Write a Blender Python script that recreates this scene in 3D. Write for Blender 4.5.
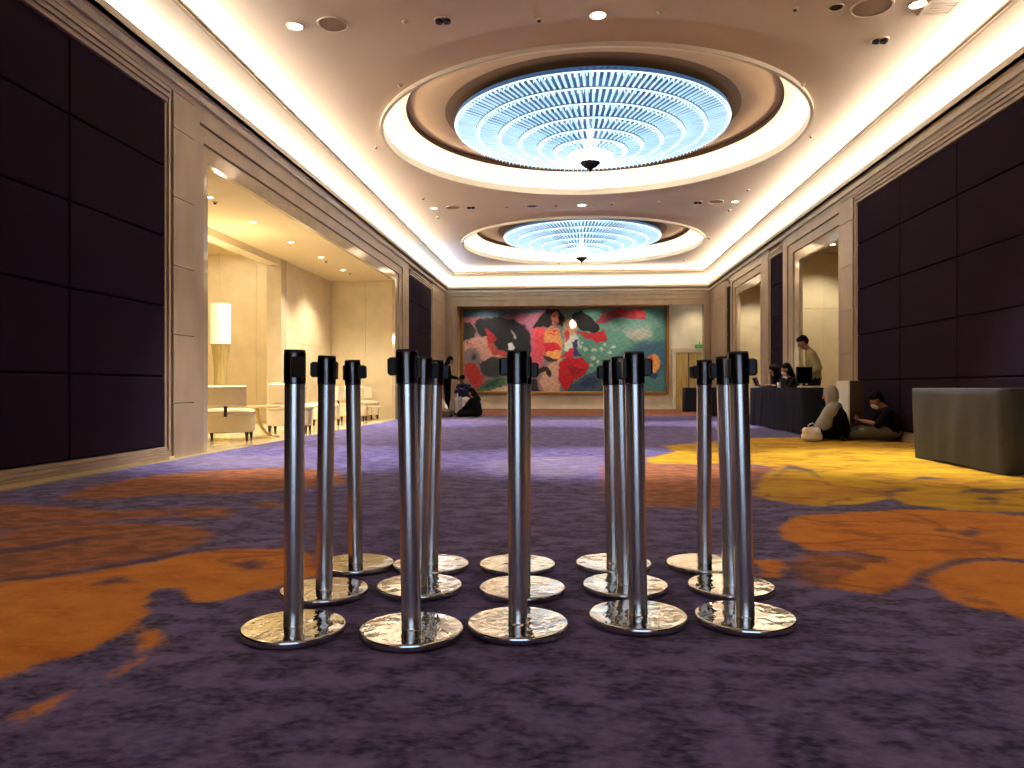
import bpy, math, random
import numpy as np
from mathutils import Vector, Matrix

for o in list(bpy.data.objects): bpy.data.objects.remove(o)
random.seed(7); RNG = np.random.default_rng(7)
C = bpy.context.scene.collection
SC = bpy.context.scene

# ------------------------------------------------------------------ camera
FPX, YAW, HZ, CAMH = 740.0, math.radians(4.48), 388.0, 0.788
cd = bpy.data.cameras.new('camera'); cam = bpy.data.objects.new('camera', cd); C.objects.link(cam)
cam.location = (0, 0, CAMH); cam.rotation_euler = (math.pi/2, 0, YAW)
cd.sensor_width = 36; cd.lens = 36*FPX/1024; cd.shift_y = (HZ-384)/1024
cd.clip_start = .05; cd.clip_end = 200
SC.camera = cam
# ------------------------------------------------------------------ sky outside the glazed doors behind the viewer, exposure
w = bpy.data.worlds.new('sky'); SC.world = w; w.use_nodes = True
w.node_tree.nodes['Background'].inputs[0].default_value = (.60, .77, 1, 1)
w.node_tree.nodes['Background'].inputs[1].default_value = .85
vs = SC.view_settings
vs.view_transform = 'Standard'; vs.look = 'None'; vs.gamma = 1; vs.use_curve_mapping = False
vs.exposure = 1.75
CY = SC.cycles
CY.max_bounces = 8; CY.diffuse_bounces = 5; CY.glossy_bounces = 4; CY.transmission_bounces = 4
CY.sample_clamp_indirect = 6; CY.caustics_reflective = False; CY.caustics_refractive = False
CY.use_denoising = True

def lin(c):
    return tuple(((v/255)/12.92 if v/255 <= .04045 else ((v/255+.055)/1.055)**2.4) for v in c)

def ground(px, py, z=0.0):
    """where the photo's pixel direction meets the horizontal plane z"""
    d = (CAMH - z)*FPX/(py-HZ); r = (px-512)/FPX*d
    return (r*math.cos(YAW)-d*math.sin(YAW), r*math.sin(YAW)+d*math.cos(YAW))
def on_y(px, y):
    return y*math.tan(math.atan((px-512)/FPX)-YAW)
def z_at(px, py, x, y):
    d = y*math.cos(YAW)-x*math.sin(YAW)
    return CAMH+(HZ-py)*d/FPX

# light helpers ------------------------------------------------------
WARM = (1, .94, .87)
def area(name, loc, rot, sx, sy, power, col, parent=None, spread=None):
    l = bpy.data.lights.new(name, 'AREA'); l.shape = 'RECTANGLE'; l.size = sx; l.size_y = sy
    l.energy = power; l.color = col
    if spread: l.spread = spread
    o = bpy.data.objects.new(name, l); C.objects.link(o); o.location = loc; o.rotation_euler = rot
    if parent: o.parent = parent
    return o
def spot(name, loc, target, power, col, deg, blend=.7, r=.04, parent=None):
    l = bpy.data.lights.new(name, 'SPOT'); l.energy = power; l.color = col
    l.spot_size = math.radians(deg); l.spot_blend = blend; l.shadow_soft_size = r
    o = bpy.data.objects.new(name, l); C.objects.link(o)
    o.rotation_euler = (Vector(target)-Vector(loc)).to_track_quat('-Z', 'Y').to_euler()
    o.location = loc
    if parent is not None:
        o.parent = parent; o.matrix_parent_inverse = Matrix.Translation(-Vector(parent.location))
    return o

# cove strip lamps (inside the troughs built further down)
P1, P2 = 1.3, 7.8            # watts per metre, wall trough and upper trough
XL, XR, YF, YB = -4.40, 4.85, 26.0, -4.5
ZLIP, ZSOF, ZC = 4.25, 4.69, 4.87
UP = math.pi
def cove(x, y0, y1, z, tilt, ppm, col):
    L = y1-y0
    area('cove_strip_lamp', (x, (y0+y1)/2, z), (math.pi, tilt, 0), .05, L, ppm*L, col)
BLUE = (.62, .78, 1)
cove(XL-.12, YB, 19.6, 4.36, 0, P1, WARM); cove(XL-.12, 19.6, YF, 4.36, 0, P1*1.25, BLUE)
cove(XR+.12, YB, YF, 4.36, 0, P1, WARM)
cove(XL+.22, YB, 20.5, ZSOF+.05, .8, P2, WARM); cove(XL+.22, 20.5, YF-.5, ZSOF+.05, .8, P2*1.6, (.50,.64,1))
cove(XR-.22, YB, YF-.5, ZSOF+.05, -.8, P2, WARM)
area('cove_strip_lamp', ((XL+XR)/2, YF+.12, 4.36), (math.pi, 0, 0), XR-XL, .05, P1*(XR-XL), WARM)
area('cove_strip_lamp', ((XL+XR)/2, YF-.55, ZSOF+.05), (math.pi+.8, 0, 0), XR-XL-1, .05, P2*(XR-XL), WARM)

# ------------------------------------------------------------------ materials
def mat(name, col, rough=.6, metal=0, noise=0, nscale=6, bump=0, bscale=40, stretch=(1,1,1), spec=.5,
        emit=None, estr=0, sheen=0, coat=0, col2=None, trans=0, aniso=0):
    m = bpy.data.materials.new(name); m.use_nodes = True
    nt = m.node_tree; b = nt.nodes['Principled BSDF']
    c = lin(col)+(1,)
    b.inputs['Base Color'].default_value = c; b.inputs['Roughness'].default_value = rough
    b.inputs['Metallic'].default_value = metal; b.inputs['Specular IOR Level'].default_value = spec
    b.inputs['Sheen Weight'].default_value = sheen; b.inputs['Coat Weight'].default_value = coat
    b.inputs['Transmission Weight'].default_value = trans; b.inputs['Anisotropic'].default_value = aniso
    if emit:
        b.inputs['Emission Color'].default_value = lin(emit)+(1,); b.inputs['Emission Strength'].default_value = estr
    if noise or bump:
        tc = nt.nodes.new('ShaderNodeTexCoord'); mp = nt.nodes.new('ShaderNodeMapping')
        mp.inputs['Scale'].default_value = stretch
        nt.links.new(tc.outputs['Object'], mp.inputs[0])
    if noise:
        n = nt.nodes.new('ShaderNodeTexNoise'); n.inputs['Scale'].default_value = nscale; n.inputs['Detail'].default_value = 5
        nt.links.new(mp.outputs[0], n.inputs['Vector'])
        r = nt.nodes.new('ShaderNodeMapRange'); r.inputs[1].default_value = .3; r.inputs[2].default_value = .7
        nt.links.new(n.outputs['Fac'], r.inputs[0])
        mx = nt.nodes.new('ShaderNodeMix'); mx.data_type = 'RGBA'
        c2 = lin(col2) if col2 else tuple(v*(1-noise) for v in c[:3])
        mx.inputs[6].default_value = tuple(c2)+(1,); mx.inputs[7].default_value = c
        nt.links.new(r.outputs[0], mx.inputs[0]); nt.links.new(mx.outputs[2], b.inputs['Base Color'])
    if bump:
        n2 = nt.nodes.new('ShaderNodeTexNoise'); n2.inputs['Scale'].default_value = bscale; n2.inputs['Detail'].default_value = 3
        nt.links.new(mp.outputs[0], n2.inputs['Vector'])
        bp = nt.nodes.new('ShaderNodeBump'); bp.inputs['Strength'].default_value = bump; bp.inputs['Distance'].default_value = .02
        nt.links.new(n2.outputs['Fac'], bp.inputs['Height']); nt.links.new(bp.outputs[0], b.inputs['Normal'])
    return m
M = dict(
 marble=mat('beige_marble', (178,158,132), .42, noise=.22, nscale=3, stretch=(1,1,.5), spec=.5),
 marble_pol=mat('polished_beige_marble', (205,190,160), .08, noise=.15, nscale=4),
 marble_warm=mat('cream_marble', (230,214,176), .35, noise=.14, nscale=2.5),
 marble_floor=mat('cream_marble_floor', (222,206,165), .12, noise=.12, nscale=3),
 stone_dark=mat('brown_stone', (168,146,124), .45, noise=.08, nscale=3),
 paint=mat('ceiling_paint', (212,190,162), .9),
 paint_l=mat('lounge_ceiling_paint', (222,204,160), .9),
 cove=mat('cove_white_paint', (235,225,205), .9),
 lip=mat('cove_lip_paint', (214,198,172), .7),
 ringp=mat('ring_paint', (196,170,140), .8),
 ringd=mat('ring_edge_brown', (120,92,68), .7),
 fabric=mat('aubergine_fabric', (35,21,38), .95, noise=.15, nscale=90, bump=.1, bscale=300, spec=.1),
 groove=mat('panel_gap', (14,9,14), .95, spec=.05),
 chrome=mat('polished_steel', (226,219,214), .26, 1, bump=.02, bscale=18, stretch=(1,1,.12)),
 base=mat('film_wrapped_steel', (206,208,208), .07, 1, bump=.30, bscale=13),
 baserim=mat('steel_rim', (206,202,198), .15, 1),
 head=mat('black_chrome', (104,98,98), .2, 1),
 black=mat('black_plastic', (9,9,10), .4),
 belt=mat('black_webbing', (10,10,12), .8, bump=.2, bscale=400),
 cream=mat('cream_upholstery', (224,208,176), .85, noise=.06, nscale=30, bump=.05, bscale=300),
 wood=mat('dark_wood', (44,24,16), .35),
 cushion=mat('cream_pattern_cushion', (230,220,196), .85, noise=.4, nscale=14, col2=(196,180,146)),
 tabletop=mat('pale_side_table', (214,190,130), .3),
 shade=mat('lamp_shade', (250,236,206), .8, emit=(255,224,170), estr=.22),
 lampb=mat('woven_lamp_base', (196,176,110), .6, noise=.3, nscale=30, stretch=(1,1,.1)),
 gold=mat('gilt_frame', (176,128,62), .3, .75, noise=.2, nscale=20),
 door=mat('golden_doorway', (196,160,88), .3, noise=.45, nscale=5, stretch=(3,3,.3)),
 exit=mat('green_exit_sign', (40,70,35), .5, emit=(60,120,50), estr=.25),
 navy=mat('navy_table_cloth', (38,40,52), .9, noise=.2, nscale=30, bump=.1, bscale=200, spec=.1),
 greycl=mat('charcoal_table_cloth', (84,88,100), .9, noise=.15, nscale=40, bump=.12, bscale=200, spec=.15),
 white=mat('white_board', (226,222,216), .6),
 brownp=mat('dark_brown_laminate', (66,50,46), .5),
 screen=mat('dark_screen', (12,12,14), .15),
 silver=mat('silver_laptop', (170,168,166), .35, .4),
 skin=mat('skin', (150,102,76), .6), hair=mat('black_hair', (12,9,8), .85, spec=.15, bump=.3, bscale=90),
 lips=mat('lips', (120,66,56), .6), eye=mat('eye', (20,14,12), .3),
 khaki=mat('khaki_shirt', (150,140,98), .85, bump=.3, bscale=18), darkcl=mat('black_clothes', (15,14,17), .92, bump=.3, bscale=14, spec=.1),
 greyhj=mat('grey_hijab', (150,147,146), .88, bump=.5, bscale=14, stretch=(1,1,.3)),
 whitecl=mat('white_cotton', (226,222,218), .85, bump=.5, bscale=16), bluecl=mat('navy_blue_cloth', (28,40,86), .85, bump=.3, bscale=14),
 greytr=mat('grey_trousers', (92,86,74), .9, bump=.3, bscale=14), mask=mat('white_mask', (230,230,230), .8),
 frost=mat('downlight_lens', (255,244,220), .5, emit=(255,240,205), estr=6.0),
 trimr=mat('fixture_trim', (205,184,154), .5), grille=mat('speaker_grille', (150,124,98), .8), darkhole=mat('fixture_black', (20,16,13), .5),
 finial=mat('dark_bronze', (16,14,13), .6, 0, spec=.2),
 crystal=mat('lit_crystal', (215,230,240), .2, emit=(160,208,236), estr=.30, spec=1),
 bead=mat('lit_crystal_bead', (220,240,250), .1, emit=(190,230,250), estr=.42),
 mirror=mat('blue_mirror_backing', (110,130,160), .30, .9),
 cleargl=mat('clear_glass', (240,248,255), .02, trans=1),
 ledw=mat('ring_led_strip', (255,230,190), .5, emit=(255,244,226), estr=7.0),
)
# ------------------------------------------------------------------ mesh helpers
class MB:
    def __init__(s): s.v, s.f = [], []
    def box(s, x0, x1, y0, y1, z0, z1):
        n = len(s.v)
        s.v += [(x0,y0,z0),(x1,y0,z0),(x1,y1,z0),(x0,y1,z0),(x0,y0,z1),(x1,y0,z1),(x1,y1,z1),(x0,y1,z1)]
        s.f += [tuple(n+i for i in q) for q in ((3,2,1,0),(4,5,6,7),(0,1,5,4),(1,2,6,5),(2,3,7,6),(3,0,4,7))]
        return s
    def cbox(s, x0, x1, y0, y1, z0, z1, b=.01):
        """box with chamfered vertical and top edges"""
        def ring(i, z): return [(x0+i+b,y0+i,z),(x1-i-b,y0+i,z),(x1-i,y0+i+b,z),(x1-i,y1-i-b,z),(x1-i-b,y1-i,z),(x0+i+b,y1-i,z),(x0+i,y1-i-b,z),(x0+i,y0+i+b,z)]
        return s.loft([ring(b,z0), ring(0,z0+b), ring(0,z1-b), ring(b,z1)])
    def loft(s, rings, closed=True, caps=True):
        n = len(s.v); k = len(rings[0])
        for r in rings: s.v += [tuple(p) for p in r]
        for i in range(len(rings)-1):
            for j in range(k if closed else k-1):
                a = n+i*k+j; b2 = n+i*k+(j+1) % k
                s.f.append((a, b2, b2+k, a+k))
        if caps and closed:
            s.f.append(tuple(n+j for j in reversed(range(k)))); m = n+(len(rings)-1)*k
            s.f.append(tuple(m+j for j in range(k)))
        return s
    def lathe(s, prof, c=(0,0,0), seg=32, caps=False):
        rings = [[(c[0]+r*math.cos(2*math.pi*j/seg), c[1]+r*math.sin(2*math.pi*j/seg), c[2]+z) for j in range(seg)] for r, z in prof]
        return s.loft(rings, True, caps)
    def tube(s, pts, rad, seg=8):
        pts = [Vector(p) for p in pts]; rings = []
        rr = rad if isinstance(rad, (list, tuple)) else [rad]*len(pts)
        up = Vector((0,0,1))
        for i, p in enumerate(pts):
            t = (pts[min(i+1,len(pts)-1)]-pts[max(i-1,0)]).normalized()
            a = t.cross(up if abs(t.z) < .95 else Vector((1,0,0))).normalized(); b = t.cross(a)
            rings.append([tuple(p+rr[i]*(math.cos(2*math.pi*j/seg)*a+math.sin(2*math.pi*j/seg)*b)) for j in range(seg)])
        return s.loft(rings)
    def capsule(s, p0, r0, p1=None, r1=None, seg=10):
        p0 = Vector(p0); p1 = Vector(p1) if p1 is not None else p0.copy(); r1 = r0 if r1 is None else r1
        t = (p1-p0); t = t.normalized() if t.length > 1e-6 else Vector((0,0,1))
        a = t.cross(Vector((0,0,1)) if abs(t.z) < .9 else Vector((1,0,0))).normalized(); b = t.cross(a)
        rings = []
        for k in (-88,-55,-25,0): rings.append((p0+t*r0*math.sin(math.radians(k)), r0*math.cos(math.radians(k))))
        for k in (0,25,55,88): rings.append((p1+t*r1*math.sin(math.radians(k)), r1*math.cos(math.radians(k))))
        return s.loft([[tuple(c+r*(math.cos(2*math.pi*j/seg)*a+math.sin(2*math.pi*j/seg)*b)) for j in range(seg)] for c, r in rings])
    def mesh(s, name, m, smooth=False):
        me = bpy.data.meshes.new(name); me.from_pydata(s.v, [], s.f); me.materials.append(m)
        if smooth: me.shade_smooth()
        me.update(); return me
    def build(s, name, m, parent=None, smooth=False, loc=None):
        o = bpy.data.objects.new(name, s.mesh(name, m, smooth)); C.objects.link(o)
        if parent is not None: o.parent = parent
        if loc is not None: o.location = loc
        if smooth == 'auto': pass
        return o
def autosmooth(o, deg=35):
    o.data.shade_smooth()
    try: o.data.set_sharp_from_angle(angle=math.radians(deg))
    except Exception: pass
    return o
def tag(o, label, cat, group=None, kind=None):
    o['label'] = label; o['category'] = cat
    if group: o['group'] = group
    if kind: o['kind'] = kind
    return o
def empty(name, loc=(0,0,0), rz=0):
    o = bpy.data.objects.new(name, None); C.objects.link(o); o.location = loc; o.rotation_euler = (0,0,rz); o.empty_display_size = .1
    return o
def struct(o, label, cat): return tag(o, label, cat, kind='structure')
def copy_tree(o, parent=None):
    c = o.copy(); C.objects.link(c)
    if parent is not None: c.parent = parent
    for ch in list(o.children): copy_tree(ch, c)
    return c

# ================================================================== CARPET
def polydist(P, poly):
    """signed distance, negative inside"""
    poly = np.array(poly, float); x, y = P[:,0], P[:,1]
    d = np.full(len(P), 1e9); ins = np.zeros(len(P), bool)
    for i in range(len(poly)):
        a, b = poly[i], poly[(i+1) % len(poly)]; e = b-a
        t = np.clip(((x-a[0])*e[0]+(y-a[1])*e[1])/(e@e+1e-12), 0, 1)
        d = np.minimum(d, (x-a[0]-t*e[0])**2+(y-a[1]-t*e[1])**2)
        if e[1] != 0:
            cnd = (a[1] > y) != (b[1] > y)
            ins ^= cnd & (x < (b[0]-a[0])*(y-a[1])/e[1]+a[0])
    d = np.sqrt(d); return np.where(ins, -d, d)
def zl(pts): return [(.390625*x, 420+.390625*y) for x, y in pts]
def zr(pts): return [(624+.390625*x, 420+.390625*y) for x, y in pts]
def stroke(pts, wpx):
    """thin band along a pixel path, as a polygon"""
    up = [(x, y-wpx*(.25 if i in (0, len(pts)-1) else 1)) for i, (x, y) in enumerate(pts)]
    dn = [(x, y+wpx*(.25 if i in (0, len(pts)-1) else 1)) for i, (x, y) in enumerate(pts)]
    return up+dn[::-1]
SH = dict(
 orange=[
  zl([(-300,440),(0,415),(100,406),(250,386),(400,362),(480,342),(560,331),(720,328),(800,340),(812,365),(800,400),(740,418),(690,432),(620,447),(560,465),(505,465),(468,448),(455,432),(405,432),(375,455),(380,490),(340,530),(250,580),(130,622),(0,666),(-300,730)]),
  zl([(372,532),(395,540),(405,560),(372,602),(255,672),(110,738),(0,790),(40,760),(200,690),(330,622),(362,572)]),
  zr([(392,275),(440,246),(600,236),(720,229),(900,234),(1024,246),(1400,262),(1400,352),(1024,358),(940,350),(850,360),(790,384),(745,402),(722,426),(650,441),(560,437),(505,425),(545,410),(625,372),(690,352),(600,341),(470,331),(412,306)]),
  zr([(776,402),(830,370),(920,359),(1024,366),(1400,372),(1400,600),(1024,512),(960,486),(905,486),(840,462),(790,432)]),
  zr([(330,362),(400,358),(420,372),(400,402),(350,400)]),
 ],
 brown=[
  zl([(-300,310),(0,292),(100,266),(250,262),(400,265),(500,272),(548,286),(545,300),(500,325),(430,345),(300,370),(150,395),(60,408),(0,412),(-300,436)]),
  zl([(140,200),(240,168),(400,140),(560,128),(740,121),(860,132),(900,158),(780,176),(600,188),(420,190),(260,204)]),
  zl([(-300,230),(0,214),(160,222),(300,232),(420,226),(460,244),(260,258),(120,262),(0,286),(-300,300)]),
  zl([(440,226),(540,222),(606,232),(580,250),(470,250)]), zl([(648,214),(690,207),(726,212),(715,222),(660,224)]),
  zr([(-60,120),(60,112),(190,114),(300,112),(385,124),(342,150),(330,198),(245,222),(60,223),(-40,214)]),
  zr([(420,372),(470,338),(600,346),(690,356),(660,400),(560,432),(470,420)]),
  [(430,409.3),(560,409.3),(690,409.3),(720,409.3),(720,415),(640,415.4),(560,415.6),(470,415.2),(430,415)],
  zr([(-20,60),(60,52),(30,46),(-30,52)]),
 ],
 yellow=[
  zr([(54,98),(132,82),(100,66),(180,58),(320,46),(460,44),(600,50),(760,60),(1024,60),(1400,70),(1400,250),(1024,236),(850,232),(722,216),(690,200),(600,215),(480,221),(380,206),(335,192),(345,152),(388,122),(300,110),(190,113),(62,112)]),
 ],
 dark=[
  stroke(zl([(-80,348),(0,336),(100,326),(200,308),(245,298)]), 2.6),
  zl([(608,366),(640,358),(676,368),(668,382),(636,386),(612,378)]),
  stroke(zl([(240,420),(300,410),(350,412)]), 4),
  stroke(zl([(0,412),(130,398),(300,372),(440,346),(520,322)]), 1.6),
  stroke(zr([(690,205),(670,190),(700,180),(735,180)]), 2.2), stroke(zr([(860,185),(890,180),(950,184),(1024,176)]), 2.2),
  stroke(zr([(895,205),(930,199),(965,205),(940,212)]), 2), zr([(868,285),(890,275),(915,288),(890,300),(870,297)]),
  stroke(zr([(800,282),(815,278),(830,285)]), 2), stroke(zr([(380,150),(420,120),(480,130),(500,150)]), 1.5),
  stroke(zr([(720,428),(750,400),(800,378),(850,362),(905,356)]), 3),
  stroke(zr([(850,420),(880,455),(935,470)]), 3),
  stroke(zr([(715,160),(760,148),(830,150)]), 1.2),
 ],
 light=[  # pools of downlight painted on the carpet as paler patches
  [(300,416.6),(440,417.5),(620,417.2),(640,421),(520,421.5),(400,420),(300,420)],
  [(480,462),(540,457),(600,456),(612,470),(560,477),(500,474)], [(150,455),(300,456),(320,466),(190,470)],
 ])
NX = 200
ys = np.concatenate([np.linspace(YB, .9, 12), np.geomspace(1.0, 28.4, 420)])
xs = np.linspace(-4.32, 5.9, NX)
GX, GY = np.meshgrid(xs, ys); P = np.stack([GX.ravel(), GY.ravel()], 1)
nxy = (len(ys), NX)
faces = [(r*NX+c, r*NX+c+1, (r+1)*NX+c+1, (r+1)*NX+c) for r in range(len(ys)-1) for c in range(NX-1)]
me = bpy.data.meshes.new('floor'); me.from_pydata([(float(a), float(b), 0.0) for a, b in P], [], faces)
for key, polys in SH.items():
    d = np.full(len(P), 9.0)
    for pl in polys:
        d = np.minimum(d, polydist(P, [ground(a, b) for a, b in pl]))
    at = me.attributes.new('d_'+key, 'FLOAT', 'POINT'); at.data.foreach_set('value', d.astype(np.float32))
def carpet_material():
    m = bpy.data.materials.new('swirl_carpet'); m.use_nodes = True; nt = m.node_tree; b = nt.nodes['Principled BSDF']
    N = nt.nodes.new; L = nt.links.new
    b.inputs['Roughness'].default_value = .95; b.inputs['Specular IOR Level'].default_value = .12; b.inputs['Sheen Weight'].default_value = .12
    tc = N('ShaderNodeTexCoord')
    def noise(scale, det=4, st=(1,1,1)):
        mp = N('ShaderNodeMapping'); mp.inputs['Scale'].default_value = st; L(tc.outputs['Object'], mp.inputs[0])
        n = N('ShaderNodeTexNoise'); n.inputs['Scale'].default_value = scale; n.inputs['Detail'].default_value = det
        L(mp.outputs[0], n.inputs['Vector']); return n.outputs['Fac']
    def rng(s, a, b2, c=0, d=1):
        r = N('ShaderNodeMapRange'); r.inputs[1].default_value = a; r.inputs[2].default_value = b2; r.inputs[3].default_value = c; r.inputs[4].default_value = d
        L(s, r.inputs[0]); return r.outputs[0]
    def mth(op, a, b2):
        x = N('ShaderNodeMath'); x.operation = op
        for i, v in enumerate((a, b2)):
            if isinstance(v, (int, float)): x.inputs[i].default_value = v
            else: L(v, x.inputs[i])
        return x.outputs[0]
    def mix(f, a, b2):
        x = N('ShaderNodeMix'); x.data_type = 'RGBA'
        if isinstance(f, (int, float)): x.inputs[0].default_value = f
        else: L(f, x.inputs[0])
        for i, v in ((6, a), (7, b2)):
            if isinstance(v, tuple): x.inputs[i].default_value = v+(1,)
            else: L(v, x.inputs[i])
        return x.outputs[2]
    wob = mth('ADD', rng(noise(7, 5, (1,.8,1)), .25, .75, -.034, .034), rng(noise(45, 3), .25, .75, -.016, .016))
    def mask(key, soft=.02):
        a = N('ShaderNodeAttribute'); a.attribute_name = 'd_'+key
        return rng(mth('ADD', a.outputs['Fac'], wob), soft, -soft)
    n1 = rng(noise(9, 9, (.75,1,1)), .43, .58); n2 = rng(noise(2.2, 4, (.7,1,1)), .35, .65); n3 = rng(noise(42, 5, (.7,1,1)), .38, .66)
    n4 = rng(noise(60, 3), .3, .7)
    m1 = mth('MULTIPLY_ADD', n1, .6); 
    base = mix(n1, lin((32,29,80)), lin((116,106,176)))
    base = mix(mth('MULTIPLY', n2, .55), base, lin((48,40,108)))
    base = mix(mth('MULTIPLY', n3, .5), base, lin((136,125,182)))
    col = mix(mth('MULTIPLY', mask('light', .12), .25), base, lin((170,156,170)))  # mixes the painted downlight pools into the carpet colour
    br = mix(n1, lin((140,82,40)), lin((192,116,46))); br = mix(mth('MULTIPLY', n3, .4), br, lin((100,68,66)))
    col = mix(mth('MULTIPLY', mask('brown', .05), .9), col, br)
    og = mix(n1, lin((206,120,30)), lin((224,142,42))); og = mix(mth('MULTIPLY', n3, .5), og, lin((172,94,32)))
    og = mix(mth('MULTIPLY', n2, .3), og, lin((226,150,60)))
    cv = noise(1.15, 3, (.8,1.1,1))
    sw = rng(mth('ABSOLUTE', mth('SUBTRACT', cv, .47), 0), .022, .006); sw2 = rng(mth('ABSOLUTE', mth('SUBTRACT', cv, .56), 0), .05, .015)
    og = mix(mth('MULTIPLY', sw, .5), og, lin((128,74,44))); og = mix(mth('MULTIPLY', sw2, .45), og, lin((232,156,62)))
    col = mix(mask('orange'), col, og)
    ye = mix(n2, lin((206,164,20)), lin((178,122,24))); ye = mix(mth('MULTIPLY', n1, .4), ye, lin((216,178,28)))
    ye = mix(mth('MULTIPLY', sw, .6), ye, lin((138,84,30))); ye = mix(mth('MULTIPLY', sw2, .5), ye, lin((226,186,40)))
    col = mix(mask('yellow', .03), col, ye)
    col = mix(mth('MULTIPLY', mask('dark', .03), .85), col, lin((66,52,96)))
    col = mix(mth('MULTIPLY', n4, .08), col, lin((30,22,34)))
    L(col, b.inputs['Base Color'])
    bp = N('ShaderNodeBump'); bp.inputs['Strength'].default_value = .5; bp.inputs['Distance'].default_value = .006
    L(noise(220, 2), bp.inputs['Height']); L(bp.outputs[0], b.inputs['Normal'])
    return m
me.materials.append(carpet_material()); me.update()
floor = bpy.data.objects.new('floor', me); C.objects.link(floor)
struct(floor, 'purple carpet with large orange and yellow swirls covering the hall floor', 'carpet')
mf = MB().box(-9.3, -4.32, YB, 19.2, -.1, .001).build('floor_marble', M['marble_floor'])
struct(mf, 'cream marble floor of the lounge and along the left wall', 'marble floor')

# ================================================================== WALLS
ROWZ = [.145, .915, 1.68, 2.45, 3.22, 3.92]
def fabric_panels(parent, side, y0, y1, n, rows=ROWZ):
    """upholstered panels, each a shallow cushion, sharing a mesh"""
    w_ = (y1-y0)/n; s = 1 if side == 'left' else -1; xw = XL if side == 'left' else XR
    cache = {}
    for j in range(len(rows)-1):
        h = rows[j+1]-rows[j]
        if h not in cache:
            b = MB(); g = .006; t = .028
            def ring(i, x): return [(s*x, g+i, g+i), (s*x, w_-g-i, g+i), (s*x, w_-g-i, h-g-i), (s*x, g+i, h-g-i)]
            b.loft([ring(0,0), ring(0,t-.012), ring(.012,t)]); cache[h] = b.mesh('fabric_panel', M['fabric'])
        for i in range(n):
            o = bpy.data.objects.new('fabric_panel', cache[h]); C.objects.link(o); o.parent = parent
            o.location = (xw-s*.055, y0+i*w_, rows[j])
def slabs(parent, x0, x1, y0, y1, zs, m, axis='z', name='slab', g=.004):
    for a, b_ in zip(zs[:-1], zs[1:]):
        MB().box(x0, x1, y0, y1, a+g, b_-g).build(name, m, parent)
COLZ = [0, .62, 1.39, 2.16, 2.93, 3.70, 4.28]
def trims_around_panel(parent, side, y0, y1, z0=.03, z1=4.08, ends=(1,1)):
    """stepped stone moulding framing a panelled bay"""
    s = 1 if side == 'left' else -1; xw = XL if side == 'left' else XR
    for k in range(3):     # three narrow steps below and above
        d = .055-.02*k
        x_ = sorted((xw-s*.06, xw+s*(.0-d+.055)))
        MB().box(x_[0], x_[1], y0, y1, .145-.035*(k+1), .145-.035*k-.005).build('moulding', M['marble'], parent)
        MB().box(x_[0], x_[1], y0, y1, 3.925+.05*k, 3.97+.05*k).build('moulding', M['stone_dark'], parent)
    for e, yy in ((ends[0], y0), (ends[1], y1)):
        if e:
            q = -1 if yy == y0 else 1
            for k in range(2):
                a, b_ = sorted((yy+q*.05*k, yy+q*(.05*k+.045)))
                x_ = sorted((xw-s*.06, xw-s*(.035-.02*k)))
                MB().box(x_[0], x_[1], a, b_, .04, 4.07).build('moulding', M['marble'], parent)
def portal(parent, side, y0, y1, z1=3.54, jn=.28, jf=.9, ztop=4.24, depth=.14):
    """opening framed by three stepped stone bands"""
    s = 1 if side == 'left' else -1; xw = XL if side == 'left' else XR
    zs = [z1, 3.75, 3.95, 4.20]
    for k in range(3):
        xf = xw-s*(.06-.03*k)
        x_ = sorted((xf, xw-s*depth))
        z0_, z1_ = zs[k], zs[k+1]
        f0, f1 = k/3, (k+1)/3
        b = MB()
        b.box(x_[0], x_[1], y0-jn*f1, y1+jf*f1, z0_+.012, z1_)                     # head
        b.box(x_[0], x_[1], y0-jn*f1, y0-jn*f0-(.012 if k else 0), 0.002, z0_+.012)        # near jamb
        b.box(x_[0], x_[1], y1+jf*f0+(.012 if k else 0), y1+jf*f1, 0.002, z0_+.012)        # far jamb
        b.build('frame_band', M['marble_pol'] if k < 1 else M['marble'], parent)

# ---- left wall
b = MB(); b.box(XL-.35, XL-.06, YB, 7.98, 0, 4.25).box(XL-.35, XL-.06, 7.98, 8.37, 0, 4.25).box(XL-.35, XL-.06, 19.55, YF, 0, 4.25).box(XL-.33, XL-.065, 8.3, 19.6, 4.1, 4.25)
wl = struct(b.build('wall_left', M['stone_dark']), 'left hall wall with dark upholstered panels and marble surround', 'wall')
gap = MB().box(XL-.062, XL-.057, -3.12, 7.80, .145, 3.92).box(XL-.062, XL-.057, 20.1, 23.4, .145, 3.92).build('panel_gap', M['groove'], wl)
fabric_panels(wl, 'left', -3.12, 7.80, 7); fabric_panels(wl, 'left', 20.1, 23.4, 2)
trims_around_panel(wl, 'left', -3.12, 7.80); trims_around_panel(wl, 'left', 20.1, 23.4)
slabs(wl, XL-.1, XL, 7.92, 8.37, COLZ, M['marble']); slabs(wl, XL-.1, XL, 23.52, YF, COLZ, M['marble']); slabs(wl, XL-.1, XL, 19.56, 19.98, COLZ, M['marble'])
portal(wl, 'left', 8.82, 18.65, jn=.45)
MB().box(XL-.06, XL+.02, YB, 7.9, 0.002, .035).build('plinth', M['marble_floor'], wl)
MB().box(XL-.06, XL+.01, YB, 8.37, 4.10, 4.25).build('frieze', M['stone_dark'], wl)
MB().box(XL-.06, XL+.01, 8.37, YF, 4.21, 4.25).build('frieze', M['stone_dark'], wl)
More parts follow.
